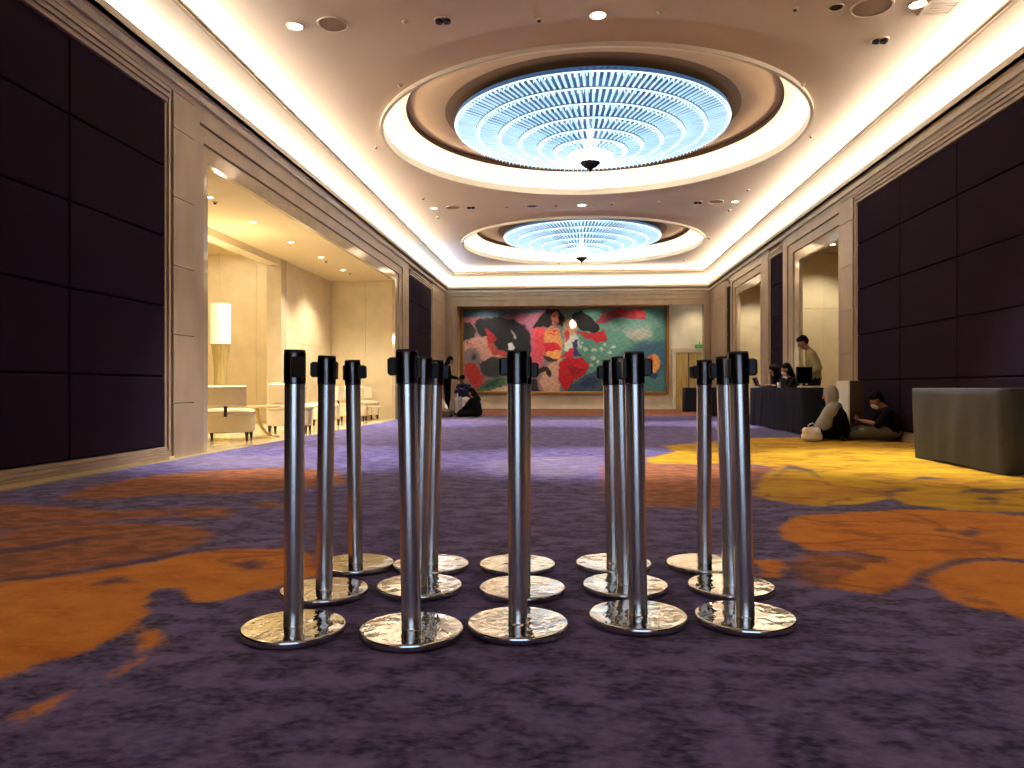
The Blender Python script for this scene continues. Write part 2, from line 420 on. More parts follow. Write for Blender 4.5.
# ---- right wall
b = MB(); b.box(XR+.06, XR+.35, YB, 13.65, 0, 4.25).box(XR+.06, XR+.35, 17.5, 19.2, 0, 4.25).box(XR+.06, XR+.35, 22.9, YF, 0, 4.25)
b.box(XR+.065, XR+.33, 13.6, 17.6, 4.1, 4.25).box(XR+.065, XR+.33, 19.1, 23, 4.1, 4.25)
wr = struct(b.build('wall_right', M['stone_dark']), 'right hall wall with dark upholstered panels and two lit openings', 'wall')
MB().box(XR+.057, XR+.062, -3.25, 13.02, .145, 3.92).box(XR+.057, XR+.062, 17.45, 18.5, .145, 3.92).box(XR+.057, XR+.062, 23.0, 23.5, .145, 3.92).build('panel_gap', M['groove'], wr)
fabric_panels(wr, 'right', -3.25, 13.02, 10); fabric_panels(wr, 'right', 17.45, 18.5, 1); fabric_panels(wr, 'right', 23.0, 23.5, 1)
trims_around_panel(wr, 'right', -3.25, 13.02); trims_around_panel(wr, 'right', 17.45, 18.5); trims_around_panel(wr, 'right', 23.0, 23.5)
slabs(wr, XR, XR+.1, 13.16, 13.72, COLZ, M['marble']); slabs(wr, XR, XR+.1, 18.62, 19.25, COLZ, M['marble']); slabs(wr, XR, XR+.1, 23.6, YF, COLZ, M['marble'])
portal(wr, 'right', 14.0, 16.35, jf=1.0); portal(wr, 'right', 19.55, 22.2, jf=.7)
MB().box(XR-.02, XR+.06, YB, 13.6, 0.002, .035).build('plinth', M['marble'], wr)
MB().box(XR-.01, XR+.06, YB, 13.72, 4.10, 4.25).build('frieze', M['stone_dark'], wr)
MB().box(XR-.01, XR+.06, 13.72, YF, 4.21, 4.25).build('frieze', M['stone_dark'], wr)
# ---- far wall with wide portal
FX0, FX1, FZ = -4.0, 4.62, 3.68
b = MB(); b.box(XL-.3, FX0-.01, YF+.06, YF+.4, 0, 4.25).box(FX1+.01, XR+.3, YF+.06, YF+.4, 0, 4.25).box(FX0-.2, FX1+.2, YF+.06, YF+.4, FZ+.02, 4.25)
wf = struct(b.build('wall_far', M['marble']), 'far hall wall with a wide stepped stone portal around the mural recess', 'wall')
for k, (za, zb) in enumerate(((FZ, 3.86), (3.88, 4.02), (4.04, 4.25))):
    f = (k+1)*.12; f0 = k*.12; yf = YF+.05-.025*k
    m_ = MB(); m_.box(FX0-f, FX1+min(f, .2), yf, YF+.06, za, zb)
    m_.box(FX0-f, FX0-f0-.008, yf, YF+.4 if k == 0 else YF+.06, 0.002, za)
    if k == 0: m_.box(FX1+.008, FX1+.1, yf, YF+.4, 0.002, za)
    if k == 1: m_.box(FX1+.11, FX1+.2, yf, YF+.06, 0.002, za)
    m_.build('frame_band', M['marble'], wf)
# recess behind the portal
YR = 28.1
b = MB(); b.box(-4.6, -4.38, YF+.4, YR+.2, 0, 4.3).box(5.7, 5.9, YF+.4, YR+.2, 0, 4.3)
struct(b.build('wall_recess_sides', M['marble_warm']), 'cream side walls of the recess around the mural', 'wall')
wrb = struct(MB().box(-4.6, 5.9, YR+.02, YR+.2, 0, 4.3).build('wall_recess_back', M['marble_warm']), 'cream stone back wall of the recess behind the mural', 'wall')
sx = np.linspace(-4.38, 5.7, 9)
for i in range(8):
    for za, zb in ((.16, 2.3), (2.3, 4.1)):
        MB().box(sx[i]+.003, sx[i+1]-.003, YR, YR+.03, za+.003, zb-.003).build('slab', M['marble_warm'], wrb)
struct(MB().box(-4.38, 5.7, YR-.03, YR+.02, 0.002, .15).build('baseboard_recess', M['marble_warm']), 'pale stone skirting under the mural', 'baseboard')
struct(MB().box(-4.6, 5.9, YF+.4, YR+.2, 4.3, 4.4).build('ceiling_recess', M['paint_l']), 'cream ceiling of the mural recess', 'ceiling')
# ---- wall behind the viewer, with glazed doors to daylight
b = MB(); b.box(XL-.5, -1.8, YB-.3, YB, 0, 5.1).box(3.2, XR+.5, YB-.3, YB, 0, 5.1).box(-1.8, 3.2, YB-.3, YB, 2.6, 5.1)
struct(b.build('wall_near', M['marble']), 'stone wall behind the viewer with a glazed opening', 'wall')
win = struct(MB().box(-1.8, 3.2, YB-.16, YB-.14, 0, 2.6).build('window_1', M['cleargl']), 'glazed daylight opening behind the viewer', 'window')
for i in range(5):
    x = -1.77+i*1.235; MB().box(x-.02, x+.02, YB-.19, YB-.11, 0, 2.6).build('mullion', M['finial'], win)

# ---- coves and ceiling
def rectring(x0, x1, y0, y1, t, z0, z1, mb=None):
    """rectangular frame of thickness t lying just inside (t>0) the given outline"""
    b = mb or MB()
    b.box(x0, x0+t, y0, y1, z0, z1).box(x1-t, x1, y0, y1, z0, z1).box(x0+t, x1-t, y1-t, y1, z0, z1).box(x0+t, x1-t, y0, y0+t, z0, z1)
    return b
# wall lip: shelf at the top of the wall, trough behind it
b = MB(); t = .13
rectring(XL, XR, YB, YF, t, ZLIP, ZLIP+.035, b); rectring(XL, XR, YB, YF, .05, 4.17, ZLIP, b); rectring(XL+t-.03, XR-t+.03, YB+t-.03, YF-t+.03, .03, ZLIP, ZLIP+.11, b)
struct(b.build('trim_1', M['lip']), 'pale cove ledge running round the top of the hall walls', 'cove ledge')
b = MB(); rectring(XL-.32, XR+.32, YB-.0, YF+.34, .32, 4.25, 4.29, b); rectring(XL-.42, XR+.42, YB-.1, YF+.44, .1, 4.25, ZSOF+.3, b)
struct(b.build('trim_2', M['cove']), 'white cove niche lit from behind the ledge above the walls', 'cove')
# soffit: white band round the ceiling and its upstand
SX0, SX1, SY1, SY0 = -3.94, 4.45, 25.25, YB+.5
b = MB(); b.box(XL-.4, SX0, YB, YF+.4, ZSOF, ZSOF+.025).box(SX1, XR+.4, YB, YF+.4, ZSOF, ZSOF+.025).box(SX0, SX1, SY1, YF+.4, ZSOF, ZSOF+.025).box(SX0, SX1, YB, SY0, ZSOF, ZSOF+.025)
struct(b.build('ceiling_soffit', M['cove']), 'white lower ceiling band round the hall between the two lit coves', 'ceiling')
b = MB(); rectring(SX0-.035, SX1+.035, SY0-.035, SY1+.035, .035, ZSOF-.02, ZSOF+.06, b)
struct(b.build('trim_3', M['lip']), 'pale edge of the upper light cove round the main ceiling', 'cove ledge')
# main ceiling with two round openings
CX = .33; RINGS = [12.15, 21.0]; R1 = 3.36; SEG = 128
b = MB()
X0, X1 = XL-.4, XR+.4
def bay(y0, y1, yc):
    n = len(b.v); 
    for j in range(SEG):
        a = 2*math.pi*j/SEG; c, s_ = math.cos(a), math.sin(a)
        b.v.append((CX+R1*c, yc+R1*s_, ZC))
        k = min((X1-CX)/c if c > 1e-9 else ((X0-CX)/c if c < -1e-9 else 1e9), (y1-yc)/s_ if s_ > 1e-9 else ((y0-yc)/s_ if s_ < -1e-9 else 1e9))
        b.v.append((CX+k*c, yc+k*s_, ZC))
    for j in range(SEG):
        a0 = n+2*j; a1 = n+2*((j+1) % SEG); b.f.append((a0, a0+1, a1+1, a1))
    # corners
    for qx, qy in ((X1,y1),(X0,y1),(X0,y0),(X1,y0)):
        ang = math.atan2(qy-yc, qx-CX) % (2*math.pi); j = int(ang/(2*math.pi)*SEG)
        k = len(b.v); b.v.append((qx, qy, ZC)); b.f.append((n+2*j+1, k, n+2*((j+1) % SEG)+1))
bay(7.72, 16.575, RINGS[0]); bay(16.575, YF+.4, RINGS[1])
k = len(b.v); b.v += [(X0,YB,ZC),(X1,YB,ZC),(X1,7.72,ZC),(X0,7.72,ZC)]; b.f.append((k,k+1,k+2,k+3))
ceil = struct(b.build('ceiling', M['paint']), 'beige main ceiling with two large round recesses', 'ceiling')
struct(MB().box(X0-.2, X1+.2, YB-.3, YF+.6, 5.75, 5.85).build('ceiling_void', M['ringd']), 'slab above the ceiling recesses', 'ceiling')

# ================================================================== RING RECESSES AND CHANDELIERS
def ring_recess(yc, label):
    root = empty('ceiling_trim_ring', (CX, yc, ZC))
    lathe = lambda prof, name, m: autosmooth(MB().lathe(prof, seg=SEG).build(name, m, root), 30)
    lathe([(R1+.02,.0),(R1+.02,-.055),(R1-.03,-.055),(R1-.03,.07),(R1,.07),(R1,.02),(R1+.22,.02),(R1+.22,.28)], 'cove_lip', M['lip'])
    lathe([(R1+.22,.28),(R1+.12,.34),(3.10,.36),(2.98,.32)], 'cove_surface', M['cove'])
    lathe([(2.98,.32),(2.98,.40),(2.96,.41)], 'step_edge', M['ringd'])
    lathe([(2.96,.41),(2.85,.40),(2.42,.33),(2.36,.34)], 'inner_ring', M['ringp'])
    lathe([(2.36,.34),(2.28,.34),(1.9,.36)], 'recess_ring', M['ringd'])  # brown colour puts the shade round the chandelier rim into this ring
    lathe([(R1+.16,.03),(R1+.16,.055),(R1+.10,.055),(R1+.10,.03),(R1+.16,.03)], 'led_strip', M['ledw'])
    return struct(root, label, 'ceiling trim')
ring_recess(RINGS[0], 'lit round ceiling recess around the nearer chandelier')
ring_recess(RINGS[1], 'lit round ceiling recess around the farther chandelier')

def chandelier(yc, label):
    root = empty('chandelier', (CX, yc, ZC+.5))
    tag(root, label, 'chandelier', 'crystal ceiling chandeliers')
    z0 = -.5       # local: ceiling plane
    Rr = 2.2; fr = [1, .84, .68, .53, .39, .27, .16, .05]
    zt = lambda f: z0+.155-.52*(1-f)**1.0
    autosmooth(MB().lathe([(Rr*f, zt(f)+.07) for f in fr]+[(.02, zt(0)+.07)], seg=96).build('mirror_backing', M['mirror'], root), 20)
    MB().lathe([(.03,.02),(.03,.0)], c=(0,0,0), seg=12, caps=True).build('mounting_plate', M['finial'], root)
    MB().tube([(0,0,0),(0,0,zt(0)-.12)], .012).build('suspension_rod', M['finial'], root)
    for k in range(7):
        ra, rb = Rr*fr[k], Rr*fr[k+1]; za, zb = zt(fr[k]), zt(fr[k+1])
        # ring of beads at the tier's rim
        rim = MB().lathe([(ra+.013*math.cos(q), za+.012*math.sin(q)) for q in np.linspace(0, 2*math.pi, 7)], seg=110-10*k)
        tier = autosmooth(rim.build('crystal_tier', M['bead'], root), 50)
        n = max(18, int(2*math.pi*ra/.10)); mb = MB()
        for i in range(n):
            a = 2*math.pi*i/n; c, s_ = math.cos(a), math.sin(a)
            hw = min(.024, math.pi*ra/n*.62); hw2 = hw*max(.5, rb/ra)
            dz = .012+.01*RNG.random()
            def p(r, t, z): return (r*c-t*s_, r*s_+t*c, z)
            r0_, r1_ = ra-.01, rb+.02
            z0_, z1_ = za+.0, zb+.03
            mb.loft([[p(r0_,-hw,z0_),p(r0_,0,z0_-dz),p(r0_,hw,z0_),p(r0_,0,z0_+dz)],[p(r1_,-hw2,z1_),p(r1_,0,z1_-dz),p(r1_,hw2,z1_),p(r1_,0,z1_+dz)]])
        o = mb.build('crystal_rods', M['crystal'], tier); o['kind'] = 'stuff'
        # hanging drops under the rim
        mb = MB(); n2 = int(n*1.2)
        for i in range(n2):
            a = 2*math.pi*(i+.5)/n2; c, s_ = math.cos(a), math.sin(a); r = ra-.03
            x, y = r*c, r*s_; q = .012; h = .035+.02*RNG.random(); kk = len(mb.v)
            mb.v += [(x-q,y,za-.02),(x,y-q,za-.02),(x+q,y,za-.02),(x,y+q,za-.02),(x,y,za-.02-h),(x,y,za)]
            mb.f += [(kk+(j+1)%4, kk+j, kk+4) for j in range(4)]+[(kk+j, kk+(j+1)%4, kk+5) for j in range(4)]
        o = mb.build('crystal_drops', M['bead'], tier); o['kind'] = 'stuff'
    zf = zt(.05)
    l = bpy.data.lights.new('hub_fill_light', 'POINT'); l.energy = 300; l.color = (.80,.92,1); l.shadow_soft_size = .02  # unseen point light added to brighten the crystals and streak the cone
    lo = bpy.data.objects.new('hub_fill_light', l); C.objects.link(lo); lo.parent = root; lo.location = (0,0,zf-.05)
    autosmooth(MB().lathe([(.02,zf-.10),(.12,zf-.09),(.155,zf-.06),(.165,zf-.06),(.16,zf-.08),(.10,zf-.13),(.035,zf-.165),(.012,zf-.20),(.004,zf-.23)], seg=24, caps=True).build('finial', M['finial'], root), 40)
    return root
chandelier(RINGS[0], 'large blue-white crystal chandelier with concentric tiers, nearer and bigger of the two')
chandelier(RINGS[1], 'blue-white crystal chandelier farther down the hall, smaller in view')

# ================================================================== LOUNGE (left opening)
ZLG = 3.62; ZLD = 3.56
b = MB(); b.box(-9.4, -9.2, 6.5, 17.2, 0, 4.1).box(-9.4, XL-.35, 6.4, 6.6, 0, 4.1)
struct(b.build('wall_lounge_outer', M['marble_warm']), 'cream outer walls of the lounge beside the hall', 'wall')
def stone_wall(name, label, x0, x1, y0, y1, cols, zs, axis, off, m):
    """wall core with proud slabs; axis = direction of the visible face"""
    core = struct(MB().box(x0, x1, y0, y1, 0, zs[-1]).build(name, m), label, 'wall')
    for a, b_ in zip(cols[:-1], cols[1:]):
        for za, zb in zip(zs[:-1], zs[1:]):
            g = .003
            if axis == 'y': MB().box(a+g, b_-g, y0-off, y0+.002, za+g, zb-g).build('slab', m, core)
            else: MB().box(x1-.002, x1+off, a+g, b_-g, za+g, zb-g).build('slab', m, core)
    return core
stone_wall('wall_lounge_end', 'cream stone end wall of the lounge with large slabs', -6.4, XL-.12, 18.9, 19.1, [-6.2,-5.3,XL-.14], [0,.9,1.8,2.7,ZLG], 'y', .012, M['marble_warm'])
stone_wall('wall_lounge_back', 'cream stone pier of the lounge back wall', -6.5, -6.22, 15.75, 19.0, [15.75,16.8,17.85,18.88], [0,.9,1.8,2.7,ZLG], 'x', .012, M['marble_warm'])
struct(MB().box(-6.5, -6.18, 15.45, 15.75, 0, ZLG).build('trim_lounge_post', M['marble_pol']), 'pale polished stone post beside the inner lounge opening', 'pillar')
struct(MB().box(-6.5, -6.2, 6.6, 15.75, 3.42, ZLG+.3).build('trim_lounge_header', M['marble_warm']), 'cream beam over the inner lounge opening', 'beam')
stone_wall('wall_lounge_inner', 'golden cream wall in the inner lounge behind the floor lamp', -9.3, -6.5, 17.0, 17.2, [-9.2,-8.3,-7.4,-6.5], [0,1.3,2.6,3.95], 'y', .012, M['marble_warm'])
struct(MB().box(-6.4, XL-.13, 6.5, 19.1, ZLG-.06, ZLG+.1).build('ceiling_lounge', M['paint_l']), 'cream lounge ceiling with small downlights', 'ceiling')
struct(MB().box(-9.4, -6.4, 6.5, 17.2, 3.95, 4.05).build('ceiling_lounge_inner', M['paint_l']), 'cream ceiling of the inner lounge', 'ceiling')
area('lounge_cove_lamp', (-7.8, 14.2, 3.9), (0,0,0), 1.6, 4.5, 20, (1,.89,.70))

# alcoves in the right wall
def alcove(n, y0, y1, label):
    b = MB(); x0, x1 = XR+.14, 6.9
    b.box(x1, x1+.15, y0-.5, y1+.3, 0, 4.1).box(x0, x1, y1+.1, y1+.3, 0, 4.1).box(x0, x1, y0-.7, y0-.5, 0, 4.1)
    o = struct(b.build('wall_alcove_%s' % n, M['marble_warm']), label, 'wall')
    for za, zb in ((0,1.3),(1.3,2.6),(2.6,3.85)):
        for xa, xb in ((x0+.002, x0+.78), (x0+.78, x1-.002)):
            MB().box(xa+.003, xb-.003, y1+.088, y1+.102, za+.003, zb-.003).build('slab', M['marble_warm'], o)
    struct(MB().box(x0, x1+.15, y0-.7, y1+.3, 3.86, 3.96).build('ceiling_alcove_%s' % n, M['stone_dark']), 'brown ceiling of the '+label.split(' of the ')[1], 'ceiling')
    struct(MB().box(x0-.15, x1, y0-.5, y1+.1, -.05, .001).build('floor_alcove_%s' % n, M['marble_floor']), 'marble floor of the '+label.split(' of the ')[1], 'floor')
alcove('near', 14.0, 17.3, 'cream stone walls of the lit opening behind the khaki-shirted man')
alcove('far', 19.55, 22.75, 'cream stone walls of the lit opening near the far corner')

# ================================================================== MURAL
PW0, PW1 = on_y(463, YR-.1), on_y(666, YR-.1)
PZ0, PZ1 = .66, 3.80
def mural():
    root = empty('mural_painting', ((PW0+PW1)/2, YR, PZ0))
    tag(root, 'wide colourful figurative mural painting in a gilt frame on the far wall', 'painting')
    nx, nz = 420, 170
    u = np.linspace(463, 667, nx); v = np.linspace(392.5, 307, nz)
    U, V = np.meshgrid(u, v); Q = np.stack([U.ravel(), V.ravel()], 1)
    # wobble the outlines so that they read as brushwork
    wx = sum(np.sin(Q[:,0]*f+Q[:,1]*g+p)*a for f, g, p, a in ((.45,.3,0,.7),(.9,-.7,2,.5),(1.9,1.3,1,.3)))
    wy = sum(np.sin(Q[:,0]*f+Q[:,1]*g+p)*a for f, g, p, a in ((.35,.5,1,.7),(-.8,.9,0,.5),(1.5,2.1,3,.3)))
    W = Q+np.stack([wx, wy], 1)*.8
    col = np.zeros((len(Q), 3))
    def put(c, pts, soft=1.0, al=1.0):
        nonlocal col
        d = polydist(W, pts); a = np.clip(.5-d/soft, 0, 1)[:,None]*al
        col = col*(1-a)+np.array(c, float)*a
    def ell(c, x, y, rx, ry, soft=1.0, al=1.0):
        put(c, [(x+rx*math.cos(t), y+ry*math.sin(t)) for t in np.linspace(0, 2*math.pi, 18)[:-1]], soft, al)
    t = np.clip((Q[:,0]-535)/45, 0, 1)[:,None]
    col[:] = (1-t)*np.array((150,112,120))+t*np.array((88,134,120))
    put((84,112,128), [(460,305),(545,305),(545,313),(520,312),(500,315),(460,317)], 3)
    put((172,104,128), [(515,316),(545,310),(546,330),(536,345),(530,330)], 3)
    put((178,110,120), [(463,316),(480,315),(476,323),(463,322)], 3)
    put((42,42,48), [(475,323),(478,318),(500,315),(515,319),(527,325),(532,335),(532,352),(529,362),(508,364),(505,352),(497,348),(493,342),(497,337),(490,334),(484,336),(478,332)], 1.5)
    put((52,50,46), [(463,320),(470,321),(476,329),(474,337),(463,340)], 1.5)
    put((192,146,130), [(464,342),(475,337),(487,335),(491,342),(494,350),(508,353),(502,366),(482,360),(470,353),(464,350)], 2)
    for i in range(26):
        ell((150,84,80), 466+38*RNG.random(), 339+14*RNG.random(), .9, .8, .8, .7)
    put((172,48,48), [(486,327),(494,332),(497,338),(491,343),(487,338)], 1)
    put((176,66,56), [(489,341),(497,349),(509,352),(506,357),(495,355),(488,347)], 1.5)
    put((128,114,110), [(464,351),(472,347),(480,352),(481,362),(470,365),(464,361)], 2)
    ell((70,66,66), 474, 357, 3, 4, 2)
    put((176,60,50), [(464,364),(475,363),(479,371),(484,378),(482,385),(475,389),(470,382),(465,374)], 1.5)
    put((60,64,64), [(479,363),(492,357),(503,358),(510,372),(497,378),(484,377)], 1.5)
    put((74,104,78), [(476,391),(485,382),(500,376),(510,379),(502,388),(486,393)], 1.5); put((52,74,60), [(482,390),(492,382),(503,379),(494,387)], 1)
    put((202,186,150), [(484,393),(500,388),(512,388),(512,394),(484,394)], 1.5)
    put((200,196,190), [(508,343),(513,341),(516,348),(514,352),(510,350)], 1); put((150,150,152), [(512,328),(514,331),(518,337),(516,338),(512,333)], .8)
    put((46,44,48), [(528,394),(530,382),(537,380),(542,394)], 1.5)
    put((208,92,112), [(533,330),(546,326),(548,345),(545,362),(536,378),(532,370)], 2.5)
    put((214,76,80), [(536,328),(545,327),(546,345),(541,360),(537,350)], 1.5)
    put((28,20,22), [(533,327),(540,317),(549,308),(560,308),(566,315),(564,326),(556,323),(548,326)], 1.2)
    ell((176,110,86), 556.5, 317, 4.4, 7, 1.2)
    ell((40,24,24), 555, 315.5, 1, .7, .6); ell((150,40,44), 557.5, 321, 1.6, .8, .6)
    put((216,146,88), [(546,331),(552,325),(560,328),(564,340),(563,361),(549,359),(546,345)], 1.5)
    for yy in (327, 330, 333): put((190,74,60), stroke([(549,yy-.8),(555,yy+1),(561,yy-.6)], .7), .7)
    put((204,44,62), [(543,342),(560,343),(563,350),(546,351)], 1); put((226,160,92), [(549,351),(562,351),(562,359),(550,358)], 1)
    put((74,46,44), [(544,355),(552,358),(561,359),(558,362),(548,361)], 1)
    put((196,156,136), [(541,381),(549,364),(562,360),(561,394),(545,394)], 2)
    put((52,40,42), [(538,376),(541,368),(548,366),(553,372),(552,378),(547,372),(543,373)], 1.2)
    put((182,150,120), [(566,322),(572,318),(580,324),(578,334),(570,338),(565,332)], 3)
    put((186,196,180), [(566,336),(578,334),(582,345),(572,352),(566,350)], 2.5)
    put((190,60,62), [(566,332),(570,328),(571,338),(567,342)], 1)
    put((26,22,22), [(573,314),(582,310),(591,315),(601,325),(599,332),(586,331),(579,326)], 1.2)
    put((172,36,46), [(575,329),(590,333),(607,330),(608,341),(598,342),(585,336)], 1)
    put((152,46,56), [(597,323),(604,313),(620,308),(646,308),(647,319),(630,318),(615,316),(606,323)], 1.5)
    put((196,60,60), [(636,310),(646,309),(647,318),(638,317)], 1); put((120,52,66), [(600,320),(612,312),(622,313),(610,321)], 1.5)
    put((166,164,150), [(624,331),(638,327),(652,328),(653,338),(640,341),(630,339)], 5, .9)
    put((120,150,138), [(604,326),(660,320),(664,326),(620,332)], 4, .6)
    for x, y, r in ((582,347,2.6),(587,349,2),(596,350,2.6),(603,349,2.2),(606,345,1.8),(615,347,2.2),(595,358,2.6),(592,366,2.4),(600,362,1.8),(584,342,1.6),(611,353,1.6)):
        ell((182,196,178), x, y, r, r*.8, 1.2, .85)
    put((178,32,42), [(560,364),(568,358),(585,358),(591,365),(588,373),(576,381),(568,393),(562,386),(560,375)], 1.2)
    put((140,26,38), [(566,366),(580,368),(587,371),(575,377)], 1.5); put((192,44,66), [(562,357),(575,345),(578,352),(573,359)], 1)
    put((54,54,98), [(574,342),(579,339),(579,350),(584,356),(576,356)], .9)
    put((58,78,98), [(569,393),(572,386),(585,376),(600,371),(611,380),(617,394)], 2); put((40,58,84), [(580,386),(592,378),(602,380),(596,390)], 2)
    put((66,100,116), [(618,356),(640,344),(668,340),(668,394),(617,394)], 6); put((78,128,122), [(620,380),(668,374),(668,394),(620,394)], 5, .7)
    ell((218,152,84), 654, 364, 7, 10, 1); ell((190,66,50), 652, 363, 3, 7, 1); put((50,52,96), [(647,371),(653,376),(660,373),(658,379),(650,378)], 1)
    # brush streaks
    st = 1+.07*np.sin(Q[:,0]*.8+2*np.sin(Q[:,1]*.33))*np.sin(Q[:,1]*1.1+1.5*np.sin(Q[:,0]*.27))+.16*(RNG.random(len(Q))-.5)
    col = np.clip(col*st[:,None], 0, 255)
    cl = np.where(col/255 <= .04045, col/255/12.92, ((col/255+.055)/1.055)**2.4)
    vx = PW0+(U-463)/204*(PW1-PW0); vz = PZ0+(392.5-V)/85.5*(PZ1-PZ0)
    verts = [(float(a)-root.location.x, -.075, float(c_)-PZ0) for a, c_ in zip(vx.ravel(), vz.ravel())]
    fs = [(r*nx+c_, r*nx+c_+1, (r+1)*nx+c_+1, (r+1)*nx+c_) for r in range(nz-1) for c_ in range(nx-1)]
    me = bpy.data.meshes.new('canvas'); me.from_pydata(verts, [], fs)
    ca = me.color_attributes.new('paint', 'FLOAT_COLOR', 'POINT')
    ca.data.foreach_set('color', np.concatenate([cl, np.ones((len(cl),1))], 1).astype(np.float32).ravel())
    m = mat('oil_paint', (128,128,128), .6, bump=.08, bscale=30, spec=.25); nt = m.node_tree
    a = nt.nodes.new('ShaderNodeVertexColor'); a.layer_name = 'paint'; nt.links.new(a.outputs['Color'], nt.nodes['Principled BSDF'].inputs['Base Color'])
    me.materials.append(m); o = bpy.data.objects.new('canvas', me); C.objects.link(o); o.parent = root
    hw = (PW1-PW0)/2; hh = PZ1-PZ0; t = .11
    MB().box(-hw, hw, -.07, -.01, 0, hh).build('stretcher_board', M['wood'], root)
    for x0, x1, z0, z1 in ((-hw-t,-hw,-t,hh+t),(hw,hw+t,-t,hh+t),(-hw,hw,-t,0),(-hw,hw,hh,hh+t)):
        MB().cbox(x0, x1, -.15, -.01, z0, z1, .02).build('frame_rail', M['gold'], root)
mural()
# golden panels put in place of a lit, draped opening; exit sign
d = empty('door_1', (4.42, YR-.0, 0)); struct(d, 'golden panel put in place of a lit draped opening, with pale frame, at the right end of the mural recess', 'door')
MB().box(-.48, .48, -.05, -.01, .004, 2.12).build('doorway_panel', M['door'], d)
MB().box(-.60, -.48, -.09, -.01, .003, 2.26).build('door_frame', M['marble_pol'], d); MB().box(.48, .60, -.09, -.01, .003, 2.26).build('door_frame', M['marble_pol'], d)
MB().box(-.48, .48, -.09, -.01, 2.12, 2.26).build('door_frame', M['marble_pol'], d)
MB().box(-.02, .02, -.055, -.05, .05, 2.1).build('door_gap', M['wood'], d)
for s in (-1,1): MB().tube([(.08*s,-.055,.95),(.08*s,-.1,.95),(.08*s,-.1,1.25),(.08*s,-.055,1.25)], .012).build('door_handle', M['gold'], d)
e = empty('exit_sign', (4.80, YR-.09, 2.34)); tag(e, 'small dark green exit sign above the golden doorway', 'sign')
MB().cbox(-.17,.17,-.06,.0,-.07,.07,.01).build('sign_box', M['exit'], e); MB().box(-.01,.01,-.03,.0,.07,.16).build('bracket', M['finial'], e)

# ================================================================== STANCHIONS
def build_stanchion():
    root = empty('queue_stanchion')
    base = autosmooth(MB().lathe([(.02,.0),(.150,.0),(.163,.003),(.1635,.006)], seg=56).build('foot_pad', M['black'], root), 30)
    autosmooth(MB().lathe([(.1635,.005),(.165,.008),(.165,.023),(.1625,.0265),(.160,.0272)], seg=72).build('base_rim', M['baserim'], root), 40)
    MB().lathe([(.160,.0272),(.12,.0276),(.08,.028),(.034,.0284),(.0,.0284)], seg=72).build('base_plate', M['base'], root, True)
    post = empty('post'); post.parent = root; post.location = (0,0,.028)
    pole = MB().lathe([(.0318,.0),(.0318,.774)], seg=40).build('pole', M['chrome'], root, True); pole.location.z = .028
    weld = autosmooth(MB().lathe([(.0328,.0),(.0328,.003),(.032,.005)], seg=40).build('base_collar', M['chrome'], pole), 30)
    head = autosmooth(MB().lathe([(.0318,.772),(.0345,.775),(.0345,.868),(.0335,.874)], seg=40).build('belt_head', M['head'], root), 30); head.location.z = .028
    autosmooth(MB().lathe([(.0335,.874),(.0338,.878),(.0322,.882),(.0,.8825)], seg=40).build('cap', M['black'], head), 40)
    def clip(ang, depth, w_, name, m, z0=.795, z1=.856):
        b = MB().cbox(.028, .034+depth, -w_/2, w_/2, z0, z1, .004); o = b.build(name, m, head); o.rotation_euler = (0,0,ang); return o
    clip(math.pi, .006, .042, 'belt_slot', M['black'], .793, .860)
    clip(0, .021, .046, 'belt_cassette', M['black'], .800, .858)
    b = MB().box(.0548, .058, -.020, .020, .806, .852); o = b.build('belt_end', M['belt'], head)
    bpy.data.objects.remove(post)
    return root
ST = [ # base top-face extents in the photo: x0,x1,y_far,y_near, then top-centre x and head turn (deg)
 (241.4,346,609.7,641,295,125,'front row, at the left end'),
 (360,463,611,645,406.5,178,'front row, second from left'),
 (468,568,606,638,517,182,'front row, in the middle'),
 (589,687,600,628,634,5,'front row, second from right'),
 (694,796,599.5,631,738,3,'front row, at the right end'),
 (281,367.6,577,600,327,185,'middle row, at the left end'),
 (378,461,573.6,595,424,20,'middle row, second from left'),
 (480,564.6,576,596.5,523,10,'middle row, in the middle'),
 (582.6,668,573,594,619.5,95,'middle row, second from right'),
 (687,775,573.6,595,722,175,'middle row, at the right end'),
 (320,391.5,552,572.5,352.5,4,'back row, at the left end'),
 (394,468,553.5,572,436,15,'back row, second from left'),
 (480,555,553.5,572,522,80,'back row, in the middle'),
 (576,651,552.6,571,610,182,'back row, second from right'),
 (668,741,553,571,704,188,'back row, at the right end'),
]
st0 = build_stanchion()
HP = CAMH-.028
for i, (xa, xb, yf, yn, tx, turn, where) in enumerate(ST):
    d = (HP*FPX/(yn-HZ)+HP*FPX/(yf-HZ))/2
    xc = (xa+xb)/2; r = (xc-512)/FPX*d
    X, Y = r*math.cos(YAW)-d*math.sin(YAW), r*math.sin(YAW)+d*math.cos(YAW)
    o = st0 if i == 0 else copy_tree(st0)
    o.location = (X, Y, .0005)
    tag(o, 'polished steel queue stanchion with black belt head, '+where, 'stanchion', 'steel queue stanchions')
    # slight lean of the post, as loosely screwed posts have
    lean = math.asin(max(-.03, min(.03, (tx-xc)*d/FPX/.88)))
    for ch in o.children:
        n = ch.name.split('.')[0]
        if n in ('pole', 'belt_head'):
            ch.rotation_mode = 'XYZ'
            ch.rotation_euler = (0, lean, 0)
        if n == 'belt_head':
            q = Matrix.Rotation(lean, 4, 'Y') @ Matrix.Rotation(math.radians(turn), 4, 'Z'); ch.rotation_euler = q.to_euler()
    for ch in o.children:
        if ch.name.startswith('base_plate'): ch.rotation_euler.z = i*1.3

